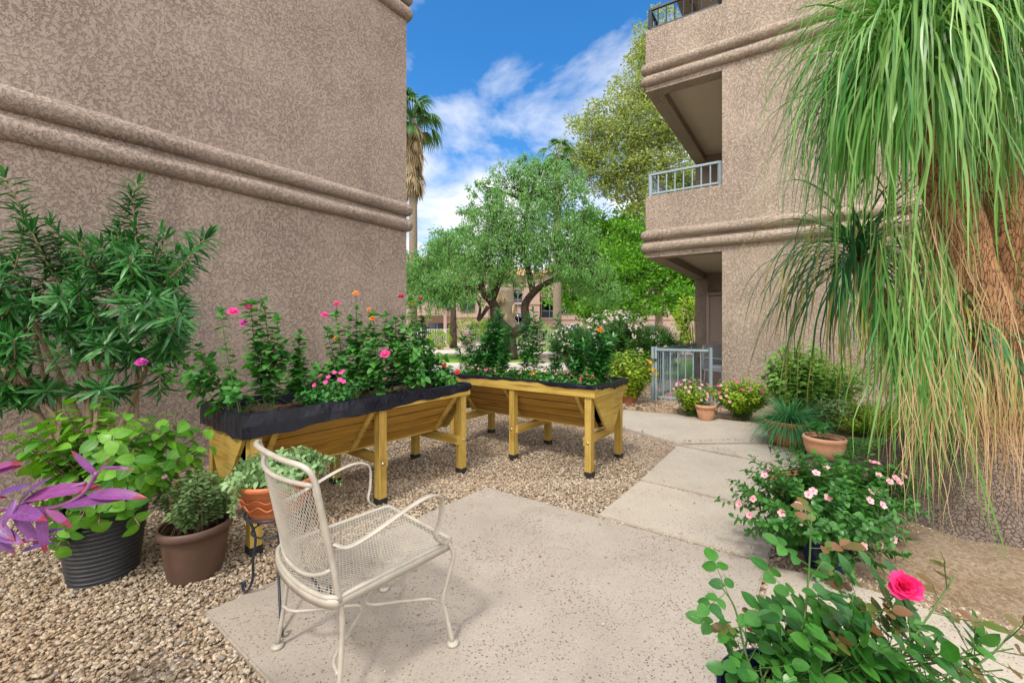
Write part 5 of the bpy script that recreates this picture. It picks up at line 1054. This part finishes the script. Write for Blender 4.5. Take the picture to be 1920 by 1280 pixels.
hz_=11.5; hl=['tallest oleander bush with pale pink blossoms, behind the orange marigold','pale pink oleander bush next to the pale palm trunk','oleander bush with blush blossoms nearest to the porch fence','dark low oleander bush under the porch side of the hedge']
# long-leaved flowering hedge
def hedge(label,px,py,Z,rx,rz,n,fl):
    p=at(px,py,Z); t=thing('flowering_oleander',label,'shrub',(p[0],p[1],-.02),0,'flowering oleanders beyond the planters'); L=MB();Q=MB(); c=A3(0,0,p[2])
    for i in range(n):
        d=nrm(rng.normal(0,1,3)); d[2]=abs(d[2])*1.0 if random.random()<.7 else d[2]; e=c+d*A3(rx,rx*.8,rz)*U(.6,1.02); e[2]=max(e[2],.15); b=e*A3(.35,.35,.2); P=arc(b,e,(0,0,.1),5); Q.tube(P,.006,3,cap=False); stem_leaves(L,P,9,leafT_o2,.19,.16,.65,.05,.6,'whorl',.3)
    fin2=L.build('leaves',M['lf_bright2'],t); Q.build('stems',M['stem_b'],t); q=MB()
    for j in range(fl):
        d=nrm(A3(U(-1,1),U(-1,.2),U(-.1,1))); u=nrm(d+A3(0,-.4,.3)); x=nrm(np.cross(u,A3(0,1,.3))); y=np.cross(u,x)
        for w_ in range(5):
            a=np.arange(5)*1.257; rd=np.outer(np.cos(a),x)+np.outer(np.sin(a),y); q.inst(T_pet,np.repeat([c+d*A3(rx,rx*.8,rz)*1.05+rng.normal(0,.045,3)],5,0),rd+u*.3,u,.030)
    q.build('blossoms',M['fl_white'],t)
leafT_o2=leaf_t(2,.16,'lance',.15,.2); M['lf_bright2']=leafm('hedge_leaf',(.035,.14,.022),(.11,.28,.04),.3,.4)
hedge(hl[0],1150,645,10.8,1.15,.85,300,44); hedge(hl[1],1080,650,11.8,.75,.65,190,26); hedge(hl[2],1225,655,11.0,.85,.70,220,14); hedge(hl[3],1185,690,10.0,.75,.5,90,0)

# a little dry litter on the concrete and gravel
q=MB(); n=170; P=np.stack([rng.uniform(-1.6,2.3,n),rng.uniform(1.3,5.2,n),np.full(n,.006)],1); q.inst(T_q,P,rng.normal(0,1,(n,3))*A3(1,1,.1),rng.normal(0,.15,(n,3))+A3(0,0,1),rng.uniform(.008,.026,n)); tag(q.build('leaf_litter',M['fl_dry']),'tiny dry brown leaf bits scattered over the concrete and gravel','litter',kind='stuff')
# porch chair
t=thing('porch_chair','white metal armchair with a striped cushion standing inside the porch fence','chair',BC*A3(1,1,0)+BD*.85+BB*2.2+A3(0,0,.03),R(200))
for sx in (-.25,.25):
    for sy in (-.24,.24): MB().tube([(sx,sy,0),(sx*.95,sy*.9,.40)],.014,8).build('leg',M['white_metal'],t)
    q=MB(); q.tube(smooth([(sx,-.26,.40),(sx,-.24,.63),(sx,0,.66),(sx,.24,.63),(sx,.26,.40)],5),.014,8); q.build('armrest',M['white_metal'],t)
q=MB(); q.box((0,0,.41),(.50,.50,.03)); q.build('seat',M['white_metal'],t); q=MB(); q.box((0,-.26,.68),(.50,.03,.5)); q.build('backrest',M['white_metal'],t)
M['cush']=noisy('pale_cushion',(.55,.62,.66),(.75,.78,.78),3,.9,.2); q=MB(); q.lathe([(.001,0),(.24,.0),(.26,.04),(.24,.08),(.001,.09)],(0,0,.425),24); q.build('cushion',M['cush'],t)

# ================================================================== light, sky, camera
az=(-.50,-.866); el=R(56)      # towards the sun
az=np.array(az)/np.hypot(*az); sd=Vector((az[0]*math.cos(el),az[1]*math.cos(el),math.sin(el)))
sl=bpy.data.lights.new('sun','SUN'); sl.energy=SUN; sl.angle=R(SANG); sl.color=(1,.95,.87); so=bpy.data.objects.new('sun',sl); COL.objects.link(so); so.rotation_euler=sd.to_track_quat('Z','Y').to_euler()
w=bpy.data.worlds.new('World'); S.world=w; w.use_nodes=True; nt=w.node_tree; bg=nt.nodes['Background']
sky=nt.nodes.new('ShaderNodeTexSky'); sky.sky_type='NISHITA'; sky.sun_disc=False; sky.sun_elevation=el; sky.sun_rotation=math.atan2(az[0],az[1]); sky.ozone_density=2.5; sky.air_density=1.0; sky.dust_density=.6
hs=N(nt,'ShaderNodeHueSaturation',Saturation=1.36,Value=1.0); lk(nt,sky.outputs[0],hs.inputs['Color'])
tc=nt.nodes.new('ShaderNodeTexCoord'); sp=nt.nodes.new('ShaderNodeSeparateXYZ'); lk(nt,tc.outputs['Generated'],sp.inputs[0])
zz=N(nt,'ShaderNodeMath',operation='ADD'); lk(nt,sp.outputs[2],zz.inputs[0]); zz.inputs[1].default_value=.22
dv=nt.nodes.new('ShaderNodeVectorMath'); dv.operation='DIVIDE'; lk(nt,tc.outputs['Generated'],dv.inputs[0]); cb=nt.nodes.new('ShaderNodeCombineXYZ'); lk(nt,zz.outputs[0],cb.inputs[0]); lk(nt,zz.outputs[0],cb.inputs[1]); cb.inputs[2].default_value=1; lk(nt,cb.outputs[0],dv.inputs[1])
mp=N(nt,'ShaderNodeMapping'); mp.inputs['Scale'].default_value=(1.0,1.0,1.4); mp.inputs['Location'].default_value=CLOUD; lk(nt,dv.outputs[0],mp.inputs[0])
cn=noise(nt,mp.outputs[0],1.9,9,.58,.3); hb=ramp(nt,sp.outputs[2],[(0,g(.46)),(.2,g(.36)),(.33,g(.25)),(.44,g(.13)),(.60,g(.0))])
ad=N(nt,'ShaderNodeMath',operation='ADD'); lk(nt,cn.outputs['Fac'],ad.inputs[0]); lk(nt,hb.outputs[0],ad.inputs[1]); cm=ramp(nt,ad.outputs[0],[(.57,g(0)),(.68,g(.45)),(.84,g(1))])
cc=ramp(nt,cn.outputs['Fac'],[(.35,(4.0,4.2,4.7)),(.6,(5.0,5.0,5.1))]); bk=ramp(nt,sp.outputs[1],[(0,g(1)),(.22,g(0))]); bk2=ramp(nt,cn.outputs['Fac'],[(.30,g(.35)),(.5,g(1))]); bf=mixc(nt,1.0,bk.outputs[0],bk2.outputs[0],'MULTIPLY'); bz=ramp(nt,sp.outputs[2],[(.05,g(.35)),(.5,g(1))]); bf=mixc(nt,1.0,bf,bz.outputs[0],'MULTIPLY'); mx=mixc(nt,bf,mixc(nt,cm.outputs[0],hs.outputs[0],cc.outputs[0]),(11.0,10.7,10.3)); lk(nt,mx,bg.inputs[0]); bg.inputs[1].default_value=SKY  # bk/bf: unseen bright cloud bank behind the camera, added as fill light
cam=bpy.data.cameras.new('camera'); co_=bpy.data.objects.new('camera',cam); COL.objects.link(co_); co_.location=(0,0,CH); co_.rotation_euler=(R(90),0,0); cam.sensor_width=36; cam.lens=36*F/1920; cam.shift_y=-(640-HZ)/1920; cam.clip_end=2000; cam.clip_start=.05
S.camera=co_; vs=S.view_settings; vs.view_transform='Standard'; vs.look='None'; vs.gamma=1; vs.exposure=EXPO
S.cycles.max_bounces=6; S.cycles.transparent_max_bounces=8; S.cycles.use_denoising=True
